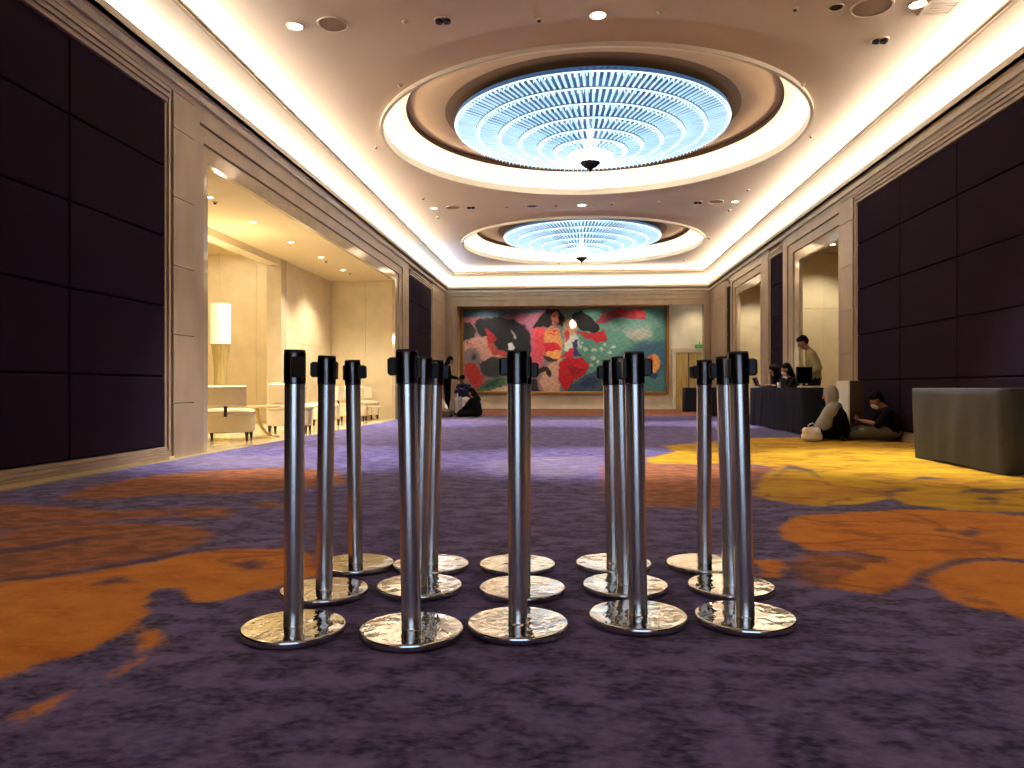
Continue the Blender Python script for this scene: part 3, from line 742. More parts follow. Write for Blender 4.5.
# ================================================================== LOUNGE FURNITURE
def lounge_chair(loc, rz, label, cushion=False, s=1.0):
    root = empty('lounge_chair', loc, rz); tag(root, label, 'chair', 'cream lounge chairs'); root.scale = (s, s, s)
    # local: back at -y
    def ell(hw, hd, z, e=3.2, oy=0):
        return [(hw*math.copysign(abs(math.cos(a))**(2/e), math.cos(a)), oy+hd*math.copysign(abs(math.sin(a))**(2/e), math.sin(a)), z) for a in np.linspace(0, 2*math.pi, 33)[:-1]]
    autosmooth(MB().loft([ell(.34,.31,.12), ell(.365,.335,.14), ell(.37,.34,.37), ell(.36,.33,.385)]).build('seat_base', M['cream'], root), 40)
    autosmooth(MB().loft([ell(.36,.33,.385), ell(.378,.348,.40), ell(.378,.348,.43), ell(.33,.30,.465), ell(.2,.18,.475)]).build('seat_cushion', M['cream'], root), 50)
    rings = []
    for t in np.linspace(-1, 1, 13):
        x = .29*t; y0 = -.36+.07*t*t; th = .055
        rings.append([(x,y0-th,.53),(x,y0-th-.03,.80),(x,y0-th+.0,.825),(x,y0+th-.03,.82),(x,y0+th,.53),(x,y0,.515)])
    autosmooth(MB().loft(rings).build('backrest', M['cream'], root), 50)
    MB().box(-.022,.022,-.375,-.335,.36,.54).build('back_post', M['wood'], root)
    for sx_ in (-1,1):
        for sy_ in (-1,1):
            x, y = sx_*.29, sy_*.26
            MB().loft([[(x-.015,y-.015,.001),(x+.015,y-.015,.001),(x+.015,y+.015,.001),(x-.015,y+.015,.001)],[(x-.028,y-.028,.125),(x+.028,y-.028,.125),(x+.028,y+.028,.125),(x-.028,y+.028,.125)]]).build('leg', M['wood'], root)
    if cushion:
        cu = empty('throw_cushion', (0,0,0)); bpy.data.objects.remove(cu)
    return root
def place(px, py): return ground(px, py)
def throw_cushion(loc, rz, label):
    rings = []
    for z, k in ((0,.55),(.05,.85),(.15,1),(.26,1),(.34,.85),(.38,.6)):
        rings.append([(.23*math.copysign(abs(math.cos(a))**.6, math.cos(a))*(.85+.15*k), .075*k*math.sin(a), z) for a in np.linspace(0, 2*math.pi, 25)[:-1]])
    o = autosmooth(MB().loft(rings).build('throw_cushion', M['cushion'], None), 60)
    o.location = loc; o.rotation_euler = (-.25, 0, rz); tag(o, label, 'cushion'); return o
cx, cy = ground(227, 441); lounge_chair((cx-.1, cy+.28, 0), .30, 'cream lounge chair seen from behind, half hidden by the marble column')
cx, cy = ground(286, 433); lounge_chair((cx, cy+.2, 0), .22, 'cream lounge chair behind the leftmost front stanchion, with a patterned cushion', s=1.05)
throw_cushion((cx-.1, cy+.09, .505), .2, 'patterned cream cushion on the lounge chair beside the side table')
cx, cy = ground(322, 425); lounge_chair((cx, cy, 0), 2.2, 'cream lounge chair half hidden between the two left stanchions')
cx, cy = ground(350, 421.5); lounge_chair((cx, cy+.2, 0), .15, 'cream lounge chair behind the leftmost back-row stanchion')
cx, cy = ground(376, 418.5); lounge_chair((cx-.15, 18.1, 0), -2.6, 'farthest cream lounge chair, against the lounge end wall')
def side_table(px, py, label, s=1):
    x, y = ground(px, py); root = empty('side_table', (x, y, 0)); tag(root, label, 'table'); root.scale = (s,s,s)
    autosmooth(MB().lathe([(0,.415),(.18,.42),(.225,.428),(.23,.44),(.225,.45),(0,.452)], seg=40).build('table_top', M['tabletop'], root), 40)
    pts = [(-.09+.0,0,.42),(-.085,0,.34),(-.06,0,.24),(-.02,0,.14),(.05,0,.06),(.12,0,.025)]
    MB().tube(pts, [.03,.028,.026,.025,.025,.022], 10).build('curved_stem', M['tabletop'], root, True)
    autosmooth(MB().lathe([(0,.001),(.17,.001),(.17,.014),(.15,.02),(0,.022)], c=(.06,0,0), seg=32).build('foot', M['tabletop'], root), 40)
side_table(263, 437, 'small round side table with a curved stem between the lounge chairs', 1.12)
side_table(374, 421.4, 'small far side table in front of the farthest lounge chair', .8)
lp = empty('floor_lamp', (-6.05, 12.42, 0)); tag(lp, 'tall floor lamp with hourglass base and glowing cylindrical shade', 'lamp')
autosmooth(MB().lathe([(.0,.001),(.15,.001),(.145,.3),(.12,.7),(.108,1.0),(.115,1.2),(.15,1.5),(.165,1.55),(.0,1.56)], seg=28).build('base', M['lampb'], lp), 50)
autosmooth(MB().lathe([(.165,1.56),(.165,2.25)], seg=32).build('lamp_shade', M['shade'], lp), 50)
MB().lathe([(.0,2.24),(.165,2.25)], seg=32).build('shade_top', M['shade'], lp)
l = bpy.data.lights.new('lamp_bulb', 'POINT'); l.energy = 25; l.color = (1,.82,.55); l.shadow_soft_size = .1
lo = bpy.data.objects.new('lamp_bulb', l); C.objects.link(lo); lo.parent = lp; lo.location = (0,0,2.45)

# ================================================================== SKIRTED TABLES
def cloth_table(name, label, x0, x1, y0, y1, h, m, folds=.012, taper=0.0, rad=.05, nf=9.0, seed=0, group=None):
    cx_, cy_ = (x0+x1)/2, (y0+y1)/2; root = empty(name, (cx_, cy_, 0)); tag(root, label, 'table', group)
    hx, hy = (x1-x0)/2, (y1-y0)/2
    per = []
    def corner(cx0, cy0, a0):
        for t in np.linspace(0, math.pi/2, 7): per.append((cx0+rad*math.cos(a0+t), cy0+rad*math.sin(a0+t), math.cos(a0+t), math.sin(a0+t)))
    def edge(p, q, nrm):
        L_ = math.dist(p, q); n = max(4, int(L_/.03))
        for i in range(1, n): t = i/n; per.append((p[0]+(q[0]-p[0])*t, p[1]+(q[1]-p[1])*t)+nrm)
    corner(hx-rad, hy-rad, 0); edge((hx-rad,hy),(-hx+rad,hy),(0,1)); corner(-hx+rad, hy-rad, math.pi/2); edge((-hx,hy-rad),(-hx,-hy+rad),(-1,0))
    corner(-hx+rad, -hy+rad, math.pi); edge((-hx+rad,-hy),(hx-rad,-hy),(0,-1)); corner(hx-rad, -hy+rad, -math.pi/2); edge((hx,-hy+rad),(hx,hy-rad),(1,0))
    s = 0; S = []
    for i, p in enumerate(per):
        if i: s += math.dist(p[:2], per[i-1][:2])
        S.append(s)
    rings = []
    for t in (0, .02, .1, .25, .45, .65, .85, 1):
        z = h*(1-t)+.004; r_ = []
        for (px_, py_, nx_, ny_), ss in zip(per, S):
            f = folds*min(1, t*2.2)*(math.sin(ss*nf+seed)+.6*math.sin(ss*nf*2.3+seed*2+t*1.5)+.4*math.sin(ss*nf*.43+1.7*seed))
            f -= taper*t*t
            if t == 0: f = -.008
            r_.append((px_+nx_*f, py_+ny_*f, z+(0.012*math.sin(ss*4+seed)+.012 if t == 1 else 0)))
        rings.append(r_)
    b = MB(); b.loft(rings[::-1], True, False); n = len(b.v); b.f.append(tuple(range(n-len(per), n)))
    autosmooth(b.build('tablecloth', m, root), 60)
    MB().box(-hx+.03, hx-.03, -hy+.03, hy-.03, h-.03, h-.002).build('table_top', M['wood'], root)
    for sx_ in (-1,1):
        for sy_ in (-1,1):
            MB().box(sx_*(hx-.09)-.02, sx_*(hx-.09)+.02, sy_*(hy-.09)-.02, sy_*(hy-.09)+.02, .001, h-.03).build('leg', M['finial'], root)
    return root
cloth_table('skirted_table', 'charcoal cloth-draped table in the right foreground beside the dark wall', 3.86, 4.66, 6.95, 8.78, .785, M['greycl'], .010, .03, .1, 7, 1)
cloth_table('registration_table', 'long navy skirted registration table with laptops in front of the seated women', 3.86, 4.26, 12.7, 16.3, .79, M['navy'], .014, -.01, .06, 9, 2)
cloth_table('skirted_table', 'small dark skirted table beside the golden doorway', on_y(691,24.6)-.22, on_y(691,24.6)+.28, 24.4, 25.0, .80, M['navy'], .008, 0, .04, 9, 3)
cloth_table('skirted_table', 'narrow dark skirted table at the far right column', on_y(716,20.9)-.25, on_y(716,20.9)+.3, 20.6, 21.3, .80, M['navy'], .008, 0, .04, 9, 4)

# things on the registration table
def laptop(x, y, rz, label, m, ang=20):
    root = empty('laptop', (x, y, .796), rz); tag(root, label, 'laptop')
    MB().cbox(-.16,.16,-.11,.11,0,.018,.004).build('keyboard_deck', m, root)
    s = MB().cbox(-.16,.16,-.006,.006,0,.21,.004).build('lid', m, root); s.location = (0,-.11,.016); s.rotation_euler = (math.radians(ang),0,0)
    p = MB().box(-.15,.15,.0062,.0068,.012,.2).build('screen', M['screen'], s)
    return root
laptop(4.05, 16.0, -2.0, 'silver laptop with open lid at the far end of the registration table', M['silver'], 22)
laptop(4.0, 15.6, -1.7, 'black laptop next to the silver one on the registration table', M['black'], 20)
mo = empty('monitor', (4.05, 13.2, .796), .25); tag(mo, 'square black monitor on the near end of the registration table', 'monitor')
MB().cbox(-.15,.15,-.02,.02,.07,.36,.006).build('screen_housing', M['black'], mo); MB().box(-.135,.135,-.0215,-.0195,.085,.345).build('screen', M['screen'], mo)
MB().box(-.02,.02,-.015,.015,.01,.1).build('stand', M['black'], mo); MB().cbox(-.1,.1,-.08,.08,0,.012,.004).build('stand_foot', M['black'], mo)
pp = MB().cbox(-.16,.16,-.11,.11,0,.03,.003).build('paper_stack', M['white']); pp.location = (4.05,12.95,.796); tag(pp, 'stack of white paper below the black monitor', 'paper')
cup = empty('water_cup', (3.98,14.5,.796)); tag(cup, 'small clear cup on the registration table', 'cup')
autosmooth(MB().lathe([(.0,.002),(.028,.0),(.036,.1),(.034,.1),(.027,.006),(.0,.006)], seg=18).build('cup_body', M['mask'], cup), 40)
# box panel behind the floor-seated woman
bx_ = empty('display_box', (4.42, 11.75, 0), .0); tag(bx_, 'upright box with white side and dark brown front beside the navy table', 'box')
MB().cbox(-.15,.05,-.06,.06,.001,.90,.006).build('brown_panel', M['brownp'], bx_)
MB().box(-.165,-.149,-.058,.48,.001,.90).build('white_panel', M['white'], bx_); MB().box(-.149,.05,.46,.48,.001,.90).build('back_panel', M['brownp'], bx_)

# ================================================================== PEOPLE
def remesh(mb, name, m, parent, voxel, smooth=4):
    me = bpy.data.meshes.new(name+'_raw'); me.from_pydata(mb.v, [], mb.f)
    o = bpy.data.objects.new(name+'_raw', me); C.objects.link(o)
    r = o.modifiers.new('r', 'REMESH'); r.mode = 'VOXEL'; r.voxel_size = voxel; r.use_smooth_shade = True
    s = o.modifiers.new('s', 'SMOOTH'); s.factor = .5; s.iterations = smooth
    dg = bpy.context.evaluated_depsgraph_get(); nm = bpy.data.meshes.new_from_object(o.evaluated_get(dg))
    bpy.data.objects.remove(o); nm.materials.clear(); nm.materials.append(m); nm.shade_smooth(); nm.name = name
    p = bpy.data.objects.new(name, nm); C.objects.link(p); p.parent = parent
    return p
V = Vector
def hand(mb, wrist, d, nrm, side, r=.0088, curl=.5):
    """palm and five fingers; d = pointing direction, nrm = palm side"""
    w_, d, nrm = V(wrist), V(d).normalized(), V(nrm); nrm = (nrm-d*nrm.dot(d)).normalized(); s = d.cross(nrm)*side
    for i, L_ in enumerate((.068,.075,.071,.058)):
        o = (i-1.5)*.020
        k = w_+d*.085+s*o
        mb.capsule(w_+d*.015+s*o*.7, .013, k, .012, 8)
        q1 = k+(d*math.cos(curl*.6)+nrm*math.sin(curl*.6))*L_*.5; q2 = q1+(d*math.cos(curl*1.7)+nrm*math.sin(curl*1.7))*L_*.5
        mb.capsule(k, r+.001, q1, r, 8); mb.capsule(q1, r, q2, r*.85, 8)
    t0 = w_+d*.025-s*.03; t1 = t0+d*.035-s*.028+nrm*.012; t2 = t1+d*.032-s*.004+nrm*.012
    mb.capsule(t0, .013, t1, .0105, 8); mb.capsule(t1, .0105, t2, .009, 8)
def person(loc, rz, label, J, top, bottom, hairkind='short', voxel=.0095, bot_m=None, headwear=None, mask=False, face=(0,1,0), scale=1.0, shoes='black', hands=True, sleeve=1.0):
    """J: joints in local metres, facing +y.  body is one continuous skin surface; clothes, hair and face details are children"""
    root = empty('person', loc, rz); root.scale = (scale,)*3; tag(root, label, 'person')
    b = MB(); H = V(J['head']); f = V(face).normalized(); up = V((0,0,1)); up = (up-f*up.dot(f)).normalized(); sd = f.cross(up)
    hp = lambda x, y, z: H+sd*x+f*y+up*z
    b.capsule(hp(0,-.012,.035), .088, hp(0,.004,.0), .083); b.capsule(hp(0,.02,-.03), .068, hp(0,.034,-.082), .042)
    b.capsule(hp(0,.092,.012), .010, hp(0,.103,-.022), .014); b.capsule(hp(-.02,.07,-.06), .012, hp(.02,.07,-.06), .012)
    b.capsule(hp(-.04,.07,.03), .014, hp(.04,.07,.03), .014)
    for s in (-1,1): b.capsule(hp(s*.083,-.005,.012), .016, hp(s*.08,.0,-.02), .011)
    N = V(J['neck']); b.capsule(N, .058, H+up*-.05, .05)
    P_, Ch = V(J['pelvis']), V(J['chest'])
    sh = [V(J['shl']), V(J['shr'])]; ax = (sh[1]-sh[0]).normalized()
    tors = [(P_-ax*.075, .115, Ch-ax*.085, .112), (P_+ax*.075, .115, Ch+ax*.085, .112), (P_, .12, Ch, .12), (Ch, .11, N-V((0,0,.03)), .075), (sh[0]+ax*.03, .062, sh[1]-ax*.03, .062), (sh[0]+ax*.03, .06, Ch-ax*.09, .09), (sh[1]-ax*.03, .06, Ch+ax*.09, .09)]
    arms, legs, feet = [], [], []
    for s, k in ((-1,'l'),(1,'r')):
        S_, E, W_ = V(J['sh'+k]), V(J['el'+k]), V(J['wr'+k])
        arms += [(S_, .056, E, .043, 0), (E, .043, W_, .029, 1)]
        h_, kn, an = V(J['hip'+k]), V(J['kn'+k]), V(J['an'+k]); fd = V(J.get('ft'+k, an+V((0,.16,-.03))))
        legs += [(h_, .098, kn, .066), (kn, .062, an, .042)]
        feet += [(an-V((0,0,.02)), .04, fd, .034)]
    for p in tors: b.capsule(*p)
    for p in arms: b.capsule(*p[:4])
    for p in legs+feet: b.capsule(*p)
    if hands:
        for s, k in ((-1,'l'),(1,'r')):
            W_, E = V(J['wr'+k]), V(J['el'+k]); d_ = V(J.get('hd'+k, W_-E))
            hand(b, W_, d_, J.get('pn'+k, (0,.2,-1)), s, curl=J.get('curl', .5))
    remesh(b, 'body', M['skin'], root, voxel, 3)
    g = .014
    t = MB()
    for p in tors: t.capsule(p[0], p[1]+g, p[2], p[3]+g)
    for p in arms:
        if p[4] == 0: t.capsule(p[0], p[1]+g+.004, p[2], p[3]+g+.004)
        elif sleeve > .5: t.capsule(p[0], p[1]+g+.003, p[0].lerp(p[2], .92), p[3]+g)
    remesh(t, 'top', top, root, .016, 4)
    t = MB()
    for p in legs: t.capsule(p[0], p[1]+g, p[2], p[3]+g+.006)
    t.capsule(P_-ax*.075, .115+g, P_+ax*.075, .115+g)
    remesh(t, 'trousers' if bot_m is None else 'skirt', bottom, root, .016, 4)
    t = MB()
    for p in feet: t.capsule(p[0]-V((0,0,.012)), p[1]+.008, p[2], p[3]+.007)
    remesh(t, 'shoes', M[shoes], root, .012, 2)
    # face
    for s in (-1,1): autosmooth(MB().capsule(hp(s*.033,.082,.0), .0105, hp(s*.036,.081,.0), .010, 8).build('eye', M['eye'], root), 60)
    if mask:
        mm = MB(); mm.capsule(hp(0,.062,-.045), .054, hp(0,.05,-.075), .046); remesh(mm, 'face_mask', M['mask'], root, .012, 2)
    else: autosmooth(MB().capsule(hp(-.02,.0795,-.06), .0065, hp(.02,.0795,-.06), .0065, 8).build('mouth', M['lips'], root), 60)
    hm = MB()
    if hairkind == 'short':
        hm.capsule(hp(0,-.03,.055), .092, hp(0,-.035,.02), .088); hm.capsule(hp(-.03,.03,.085), .05, hp(.03,.035,.085), .05); hm.capsule(hp(-.05,.0,.06), .05, hp(.05,.0,.06), .05)
        remesh(hm, 'hair', M['hair'], root, .012, 2)
    elif hairkind == 'long':
        hm.capsule(hp(0,-.03,.05), .097, hp(0,-.05,-.1), .08); hm.capsule(hp(0,-.06,-.08), .075, hp(0,-.08,-.28), .05); hm.capsule(hp(-.045,.01,.07), .05, hp(.045,.01,.07), .05)
        remesh(hm, 'hair', M['hair'], root, .012, 2)
    if headwear is not None:
        hm.capsule(hp(0,-.028,.045), .108, hp(0,-.03,-.03), .1); hm.capsule(hp(-.085,-.01,.02), .03, hp(-.06,.03,-.1), .035); hm.capsule(hp(.085,-.01,.02), .03, hp(.06,.03,-.1), .035)
        hm.capsule(hp(-.05,.02,.085), .042, hp(.05,.02,.085), .042); hm.capsule(hp(0,.03,-.125), .05, N, .085)
        for p in J.get('drape', [(N, .1, Ch+V((0,.05,.05)), .14)]): hm.capsule(*p)
        remesh(hm, 'hijab', headwear, root, .016, 4)
    return root
STAND = dict(head=(0,.02,1.63), neck=(0,0,1.45), chest=(0,0,1.27), pelvis=(0,0,.95), shl=(-.19,0,1.40), shr=(.19,0,1.40),
  ell=(-.24,-.03,1.12), elr=(.24,-.03,1.12), wrl=(-.22,.08,.88), wrr=(.22,.08,.88), pnl=(.9,.1,0), pnr=(-.9,.1,0),
  hipl=(-.09,0,.92), hipr=(.09,0,.92), knl=(-.1,.02,.5), knr=(.1,.02,.5), anl=(-.1,-.01,.08), anr=(.1,-.01,.08), ftl=(-.11,.14,.036), ftr=(.11,.14,.036))
SIT = dict(head=(0,.16,1.16), neck=(0,.06,.98), chest=(0,.02,.80), pelvis=(0,-.05,.53), shl=(-.18,.03,.94), shr=(.18,.03,.94),
  ell=(-.23,.16,.74), elr=(.23,.16,.74), wrl=(-.12,.38,.83), wrr=(.12,.38,.83), hipl=(-.09,-.02,.50), hipr=(.09,-.02,.50),
  knl=(-.11,.38,.48), knr=(.11,.38,.48), anl=(-.11,.36,.08), anr=(.11,.36,.08), ftl=(-.11,.5,.036), ftr=(.11,.5,.036))
# standing man, bowed forward over the table, seen from his left side; faces -x
J = dict(STAND); J.update(head=(0,.20,1.62), neck=(0,.08,1.46), chest=(0,.03,1.27), shl=(-.19,.05,1.40), shr=(.19,.05,1.40),
  ell=(-.24,-.06,1.14), elr=(.24,-.02,1.14), wrl=(-.20,.16,1.02), wrr=(.20,.18,1.02))
person((4.64, 14.5, 0), 1.35, 'standing man in khaki shirt bowing over the registration table', J, M['khaki'], M['darkcl'], face=(0,.88,-.48), scale=1.02)
# simple dark chairs for the two women at the table
def plain_chair(x, y, rz, label):
    r = empty('banquet_chair', (x, y, 0), rz); tag(r, label, 'chair', 'chairs behind the registration table')
    MB().cbox(-.21,.21,-.2,.2,.36,.41,.02).build('seat', M['darkcl'], r); MB().cbox(-.2,.2,-.25,-.215,.5,.85,.015).build('backrest', M['darkcl'], r)
    for sx_ in (-1,1):
        MB().tube([(sx_*.19,.17,.001),(sx_*.19,.16,.37)], .011).build('leg', M['finial'], r)
        MB().tube([(sx_*.19,-.22,.001),(sx_*.19,-.23,.4),(sx_*.19,-.24,.6)], .011).build('leg', M['finial'], r)
for (x, y, rz, lab, hw_, mk, hk, cl) in (
  (4.56, 16.45, 1.75, 'seated woman in black headscarf at the far end of the registration table', M['darkcl'], False, None, M['darkcl']),
  (4.56, 15.5, 1.5, 'seated woman with white face mask and black hair at the registration table', None, True, 'long', M['darkcl'])):
    person((x, y, 0), rz, lab, dict(SIT), cl, M['darkcl'], hairkind=hk, headwear=hw_, mask=mk, face=(0,.93,-.36))
    plain_chair(x-.05*math.sin(-rz)*0, y, rz, 'black banquet chair under the seated woman '+('in headscarf' if hw_ else 'with face mask'))
# woman on the floor in grey hijab, facing left
FLOOR = dict(head=(0,.05,.655), neck=(0,-.02,.49), chest=(0,-.05,.35), pelvis=(0,-.10,.14), shl=(-.17,-.03,.45), shr=(.17,-.03,.45),
  ell=(-.22,.10,.28), elr=(.22,.10,.28), wrl=(-.10,.27,.22), wrr=(.10,.27,.22), hipl=(-.09,-.06,.13), hipr=(.09,-.06,.13),
  knl=(-.32,.22,.12), knr=(.32,.22,.12), anl=(.08,.26,.06), anr=(-.08,.34,.06), ftl=(.2,.3,.05), ftr=(-.2,.38,.05))
J = dict(FLOOR); J.update(ell=(-.19,.06,.26), elr=(.19,.06,.26), wrl=(-.06,.22,.20), wrr=(.06,.22,.20)); J['drape'] = [(V((0,-.01,.46)), .10, V((0,.03,.30)), .15), (V((0,.05,.3)), .15, V((0,.2,.10)), .10)]
for q in (-1, 1): J['drape'] += [(V((q*.08,-.03,.48)), .085, V((q*.175,-.01,.43)), .10), (V((q*.13,.01,.42)), .105, V((q*.19,.11,.15)), .125), (V((q*.09,.1,.25)), .12, V((q*.12,.2,.10)), .09)]
gx, gy = ground(834, 441)
person((gx+.05, gy+.18, 0), 1.0, 'woman in long grey hijab and black dress sitting on the carpet', J, M['darkcl'], M['darkcl'], hairkind=None, headwear=M['greyhj'], bot_m=1, face=(0,.95,-.2), scale=1.03)
gx, gy = ground(813, 442)
bag = empty('white_bag', (gx, gy+.06, 0)); tag(bag, 'crumpled white cloth bag on the carpet in front of the grey hijab', 'bag')
t = MB()
for i in range(13):
    a = i*2.4; t.capsule((.12*math.cos(a)*(i/13), .09*math.sin(a)*(i/13), .075+.09*RNG.random()), .05+.025*RNG.random(), (.10*math.cos(a+1), .08*math.sin(a+1), .07), .055)
remesh(t, 'bag_body', M['whitecl'], bag, .014, 2)
autosmooth(MB().tube([(-.06,0,.19),(-.05,-.02,.25),(0,-.03,.275),(.05,-.02,.25),(.06,0,.19)], .009).build('bag_handle', M['whitecl'], bag), 60)
# man on the floor against the right wall, legs out, looking at a phone
LEAN = dict(head=(0,.06,.60), neck=(0,-.06,.47), chest=(0,-.11,.33), pelvis=(0,-.16,.14), shl=(-.18,-.07,.43), shr=(.18,-.07,.43),
  ell=(-.24,.08,.25), elr=(.24,.08,.25), wrl=(-.05,.26,.30), wrr=(.06,.26,.30), pnl=(0,-.3,1), pnr=(0,-.3,1), hdl=(.5,.6,.1), hdr=(-.5,.6,.1), curl=1.0,
  hipl=(-.09,-.10,.13), hipr=(.09,-.10,.13), knl=(-.30,.28,.13), knr=(.30,.28,.13), anl=(.06,.42,.065), anr=(-.05,.52,.065), ftl=(.2,.46,.05), ftr=(-.19,.56,.05))
gx, gy = ground(884, 441)
man = person((gx-.05, gy-.02, 0), 1.35, 'person in black top and face mask sitting on the floor by the dark wall', LEAN, M['darkcl'], M['greytr'], mask=True, face=(0,.84,-.54), sleeve=0)
ph = empty('mobile_phone', man.location+Vector((-.33,.07,.32)), 1.35); tag(ph, 'mobile phone held by the person sitting by the dark wall', 'phone')
MB().cbox(-.036,.036,-.004,.004,-.07,.07,.003).build('phone_body', M['black'], ph); MB().box(-.032,.032,-.0055,-.0045,-.064,.064).build('screen', M['screen'], ph)
# far-left group
gx, gy = ground(447, 414.6)
J = dict(STAND); J.update(head=(0,.1,1.60), neck=(0,.03,1.44), ell=(-.24,.05,1.14), elr=(.24,.05,1.14), wrl=(-.17,.3,1.08), wrr=(.17,.3,1.08))
person((gx-.05, gy+.3, 0), -1.3, 'standing person in black beside the group at the far left column', J, M['darkcl'], M['darkcl'], hairkind='long', face=(0,.9,-.4), voxel=.012)
gx, gy = ground(437, 417)
person((gx, gy, 0), -2.2, 'person in white top crouched on the carpet at the far left column', FLOOR, M['whitecl'], M['greytr'], hairkind=None, headwear=M['whitecl'], face=(0,.8,-.6), voxel=.012)
KNEEL = dict(SIT); KNEEL.update({k: (v[0], v[1], v[2]-.04) for k, v in SIT.items() if k in ('x',)})
gx, gy = ground(463, 415)
person((gx, gy+.25, 0), 2.9, 'person in navy blue and white sitting on a stool below the mural', SIT, M['bluecl'], M['whitecl'], hairkind='short', face=(0,.8,-.6), voxel=.012, scale=.9)
stl = empty('stool', (gx, gy+.28, 0)); tag(stl, 'small white stool under the person in navy blue and white', 'stool')
MB().cbox(-.16,.16,-.16,.16,.28,.33,.01).build('seat', M['white'], stl)
for sx_ in (-1,1):
    for sy_ in (-1,1): MB().box(sx_*.13-.015, sx_*.13+.015, sy_*.13-.015, sy_*.13+.015, .001, .28).build('leg', M['white'], stl)
gx, gy = ground(474, 417)
person((gx, gy-.15, 0), 1.2, 'person in black sitting on the carpet below the mural', FLOOR, M['darkcl'], M['darkcl'], hairkind='long', face=(0,.8,-.6), voxel=.012)

# ================================================================== CEILING FIXTURES
def cpos(px, py, z=ZC): return ground(px, py, z)
def downlight(px, py, label, lit=True, r=.085, z=ZC, power=0, tgt=None, deg=50, col=(1,.94,.84), group='recessed downlights', blend=.8):
    x, y = cpos(px, py, z); o = empty('downlight', (x, y, z)); tag(o, label, 'downlight', group)
    autosmooth(MB().lathe([(r*1.18,0),(r*1.16,-.008),(r,-.010),(r*.96,-.002)], seg=28).build('trim_ring', M['trimr'], o), 40)
    MB().lathe([(0,-.003),(r*.97,-.003)], seg=28).build('lens', M['frost'] if lit else M['darkhole'], o)
    if power: spot('downlight_beam', (x, y, z-.03), (tgt or (x, y, 0)), power, col, deg, blend, .05, o)
    return o
def speaker(px, py, label, r=.14):
    x, y = cpos(px, py); o = empty('ceiling_speaker', (x, y, ZC)); tag(o, label, 'speaker', 'round ceiling speakers')
    autosmooth(MB().lathe([(r*1.1,0),(r*1.08,-.010),(r,-.012),(r*.97,-.006)], seg=32).build('rim', M['trimr'], o), 40)
    MB().lathe([(0,-.008),(r*.98,-.006)], seg=32).build('grille', M['grille'], o)
def sensor(px, py, label, r=.04, dark=True, z=ZC):
    x, y = cpos(px, py, z); o = empty('ceiling_sensor', (x, y, z)); tag(o, label, 'sensor', 'small ceiling sensors')
    autosmooth(MB().lathe([(r,0),(r,-.012),(r*.6,-.02)], seg=16).build('housing', M['trimr'], o), 40)
    autosmooth(MB().lathe([(r*.6,-.018),(r*.45,-.035),(0,-.04)], seg=16).build('eye', M['darkhole'] if dark else M['trimr'], o), 40)
def twin_spot(px, py, label):
    x, y = cpos(px, py); o = empty('twin_spotlight', (x, y, ZC)); tag(o, label, 'spotlight', 'dark twin ceiling spots')
    MB().lathe([(.1,0),(.095,-.012),(.09,-.004)], seg=24).build('rim', M['trimr'], o)
    for s in (-1,1): autosmooth(MB().lathe([(.04,-.004),(.045,-.03),(.03,-.04),(0,-.03)], c=(s*.045,0,0), seg=16).build('spot_head', M['darkhole'], o), 40)
PD = 460
downlight(295,26,'lit round downlight in the near ceiling row on the left', power=PD)
downlight(598,15,'lit round downlight in the near ceiling row above the nearer chandelier', power=PD)
downlight(918,4,'lit round downlight in the near ceiling row on the right, beside the square vent', power=PD*.95)
speaker(333,24,'round ceiling speaker beside the left near downlight', .16)
speaker(872,7,'round ceiling speaker beside the right near downlight', .2)
downlight(836,7,'unlit brown round fitting left of the right ceiling speaker', False, .07)
twin_spot(443,20,'dark twin spotlight in the near ceiling row left of the middle downlight')
twin_spot(880,40,'dark twin spotlight on the ceiling below the right near downlight')
sensor(405,21,'small pale ceiling sensor left of the near twin spotlight', .035, False)
sensor(539,19,'small ceiling sensor left of the middle near downlight', .04)
sensor(660,11,'faint small ceiling disc right of the middle near downlight', .04, False)
sensor(795,8,'small dark ceiling sensor in the near row on the right', .035)
sensor(400,85,'small ceiling sensor left of the nearer chandelier ring', .035, False)
sensor(803,84,'small ceiling sensor right of the nearer chandelier ring', .035, False)
sensor(811,136,'small dark sensor between the nearer ring and the right cove', .03)
sensor(376,147,'small dark sensor between the nearer ring and the left cove', .03)
downlight(434,208,'lit downlight in the row between the chandeliers, left end', r=.07, power=PD*.8)
downlight(582,205,'lit downlight in the row between the chandeliers, centre', r=.09, power=PD*.8)
downlight(735,201.5,'lit downlight in the row between the chandeliers, right end', r=.07, power=PD*.8)
speaker(453,207.5,'round speaker next to the left downlight between the chandeliers', .15)
speaker(716,201.5,'round speaker next to the right downlight between the chandeliers', .15)
downlight(532,206,'unlit round fitting left of the centre downlight between the chandeliers', False, .12)
twin_spot(471,207,'dark twin spotlight in the row between the chandeliers, left')
twin_spot(698,202,'dark twin spotlight in the row between the chandeliers, right')
for px, py, lab in ((423,198,'small dark sensor above the left downlight between the chandeliers'), (438,217,'small sensor below the left downlight between the chandeliers'),
    (507,206,'small sensor left of centre in the row between the chandeliers'), (556,205,'small sensor just left of the centre row downlight'), (612,203.5,'small sensor just right of the centre row downlight'),
    (659,202,'small dark sensor right of centre in the row between the chandeliers'), (748,189.5,'small dark sensor above the right downlight between the chandeliers'), (729,210,'small sensor below the right downlight between the chandeliers'),
    (709,238,'small sensor right of the farther chandelier ring'), (684,260,'small sensor at the far right corner of the ceiling'), (559,263,'small sensor below the tip of the farther chandelier')):
    sensor(px, py, lab, .05)
x, y = cpos(941, 6); v = empty('ceiling_vent', (x-.0, y, ZC)); tag(v, 'square ceiling vent at the top right beside the lit downlight', 'vent')
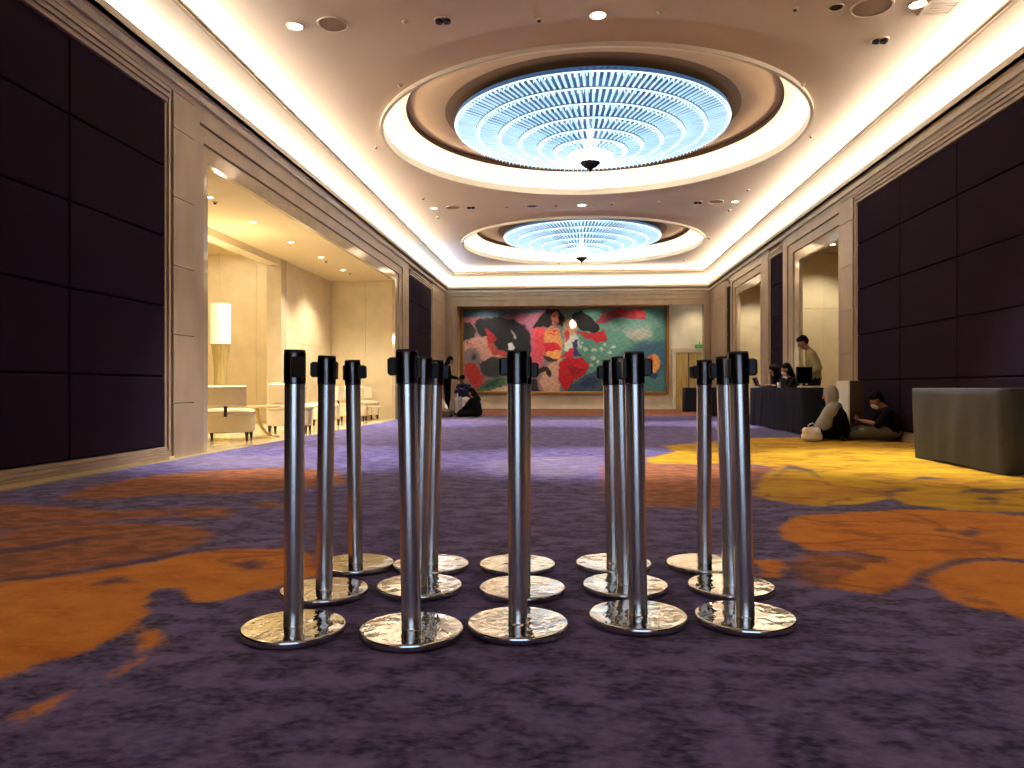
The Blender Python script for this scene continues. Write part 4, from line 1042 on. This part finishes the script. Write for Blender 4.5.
for k in range(6): MB().box(-.13, .13, -.13+k*.05, -.10+k*.05, -.02, -.006).build('vent_slat', M['trimr'], v)
MB().box(-.17,-.13,-.17,.17,-.022,0).box(.13,.17,-.17,.17,-.022,0).box(-.13,.13,-.17,-.13,-.022,0).box(-.13,.13,.14,.17,-.022,0).build('vent_frame', M['trimr'], v)
# lounge downlights
for i, (px, py) in enumerate(((209,197),(253,222),(291,242),(321,257),(343,270))):
    downlight(px, py, ['nearest small downlight in the lounge ceiling','second small downlight in the lounge ceiling from the column','third small downlight in the lounge ceiling','fourth small downlight in the lounge ceiling','farthest small downlight in the lounge ceiling'][i], True, .06, ZLD, power=118, deg=115, col=(1,.89,.70), group='lounge downlights')
for px, py, lab in ((215,202,'sprinkler in the lounge ceiling beside the nearest downlight'), (326,261,'sprinkler in the lounge ceiling beside the fourth downlight'), (350,273,'sprinkler in the lounge ceiling beside the farthest downlight')):
    sensor(px, py, lab, .04, True, ZLD)
# alcove downlights and picture lights
def fixture(loc, label, power, tgt, deg, col=(1,.88,.70), r=.06):
    o = empty('downlight', loc); tag(o, label, 'downlight')
    autosmooth(MB().lathe([(r*1.18,0),(r*1.16,-.008),(r,-.010),(r*.96,-.002)], seg=20).build('trim_ring', M['trimr'], o), 40)
    MB().lathe([(0,-.003),(r*.97,-.003)], seg=20).build('lens', M['frost'], o)
    spot('downlight_beam', (loc[0],loc[1],loc[2]-.03), tgt, power, col, deg, .8, .05, o)
fixture((5.6,16.3,3.86), 'small downlight inside the lit opening behind the standing man', 43, (5.6,17.2,1.6), 95)
fixture((5.5,21.7,3.86), 'small downlight inside the lit opening near the far corner', 40, (5.5,22.6,1.6), 95)
for i, x in enumerate((-3.2,-1.2,.8,2.6)):
    fixture((x,26.7,4.3), '%s picture light from the left above the mural' % ('first','second','third','last')[i], 54, (x,28.1,1.7), 85, (1,.9,.76))
fixture((4.6,27.2,4.3), 'small downlight above the golden doorway', 28, (4.6,28.0,1.2), 90)
fixture((on_y(573,28)+.0,26.75,4.3), 'narrow picture spot over the bright patch of the mural', 1200, (on_y(573,28),28.05,z_at(573,324,0.1,28)), 9, (1,.92,.75))
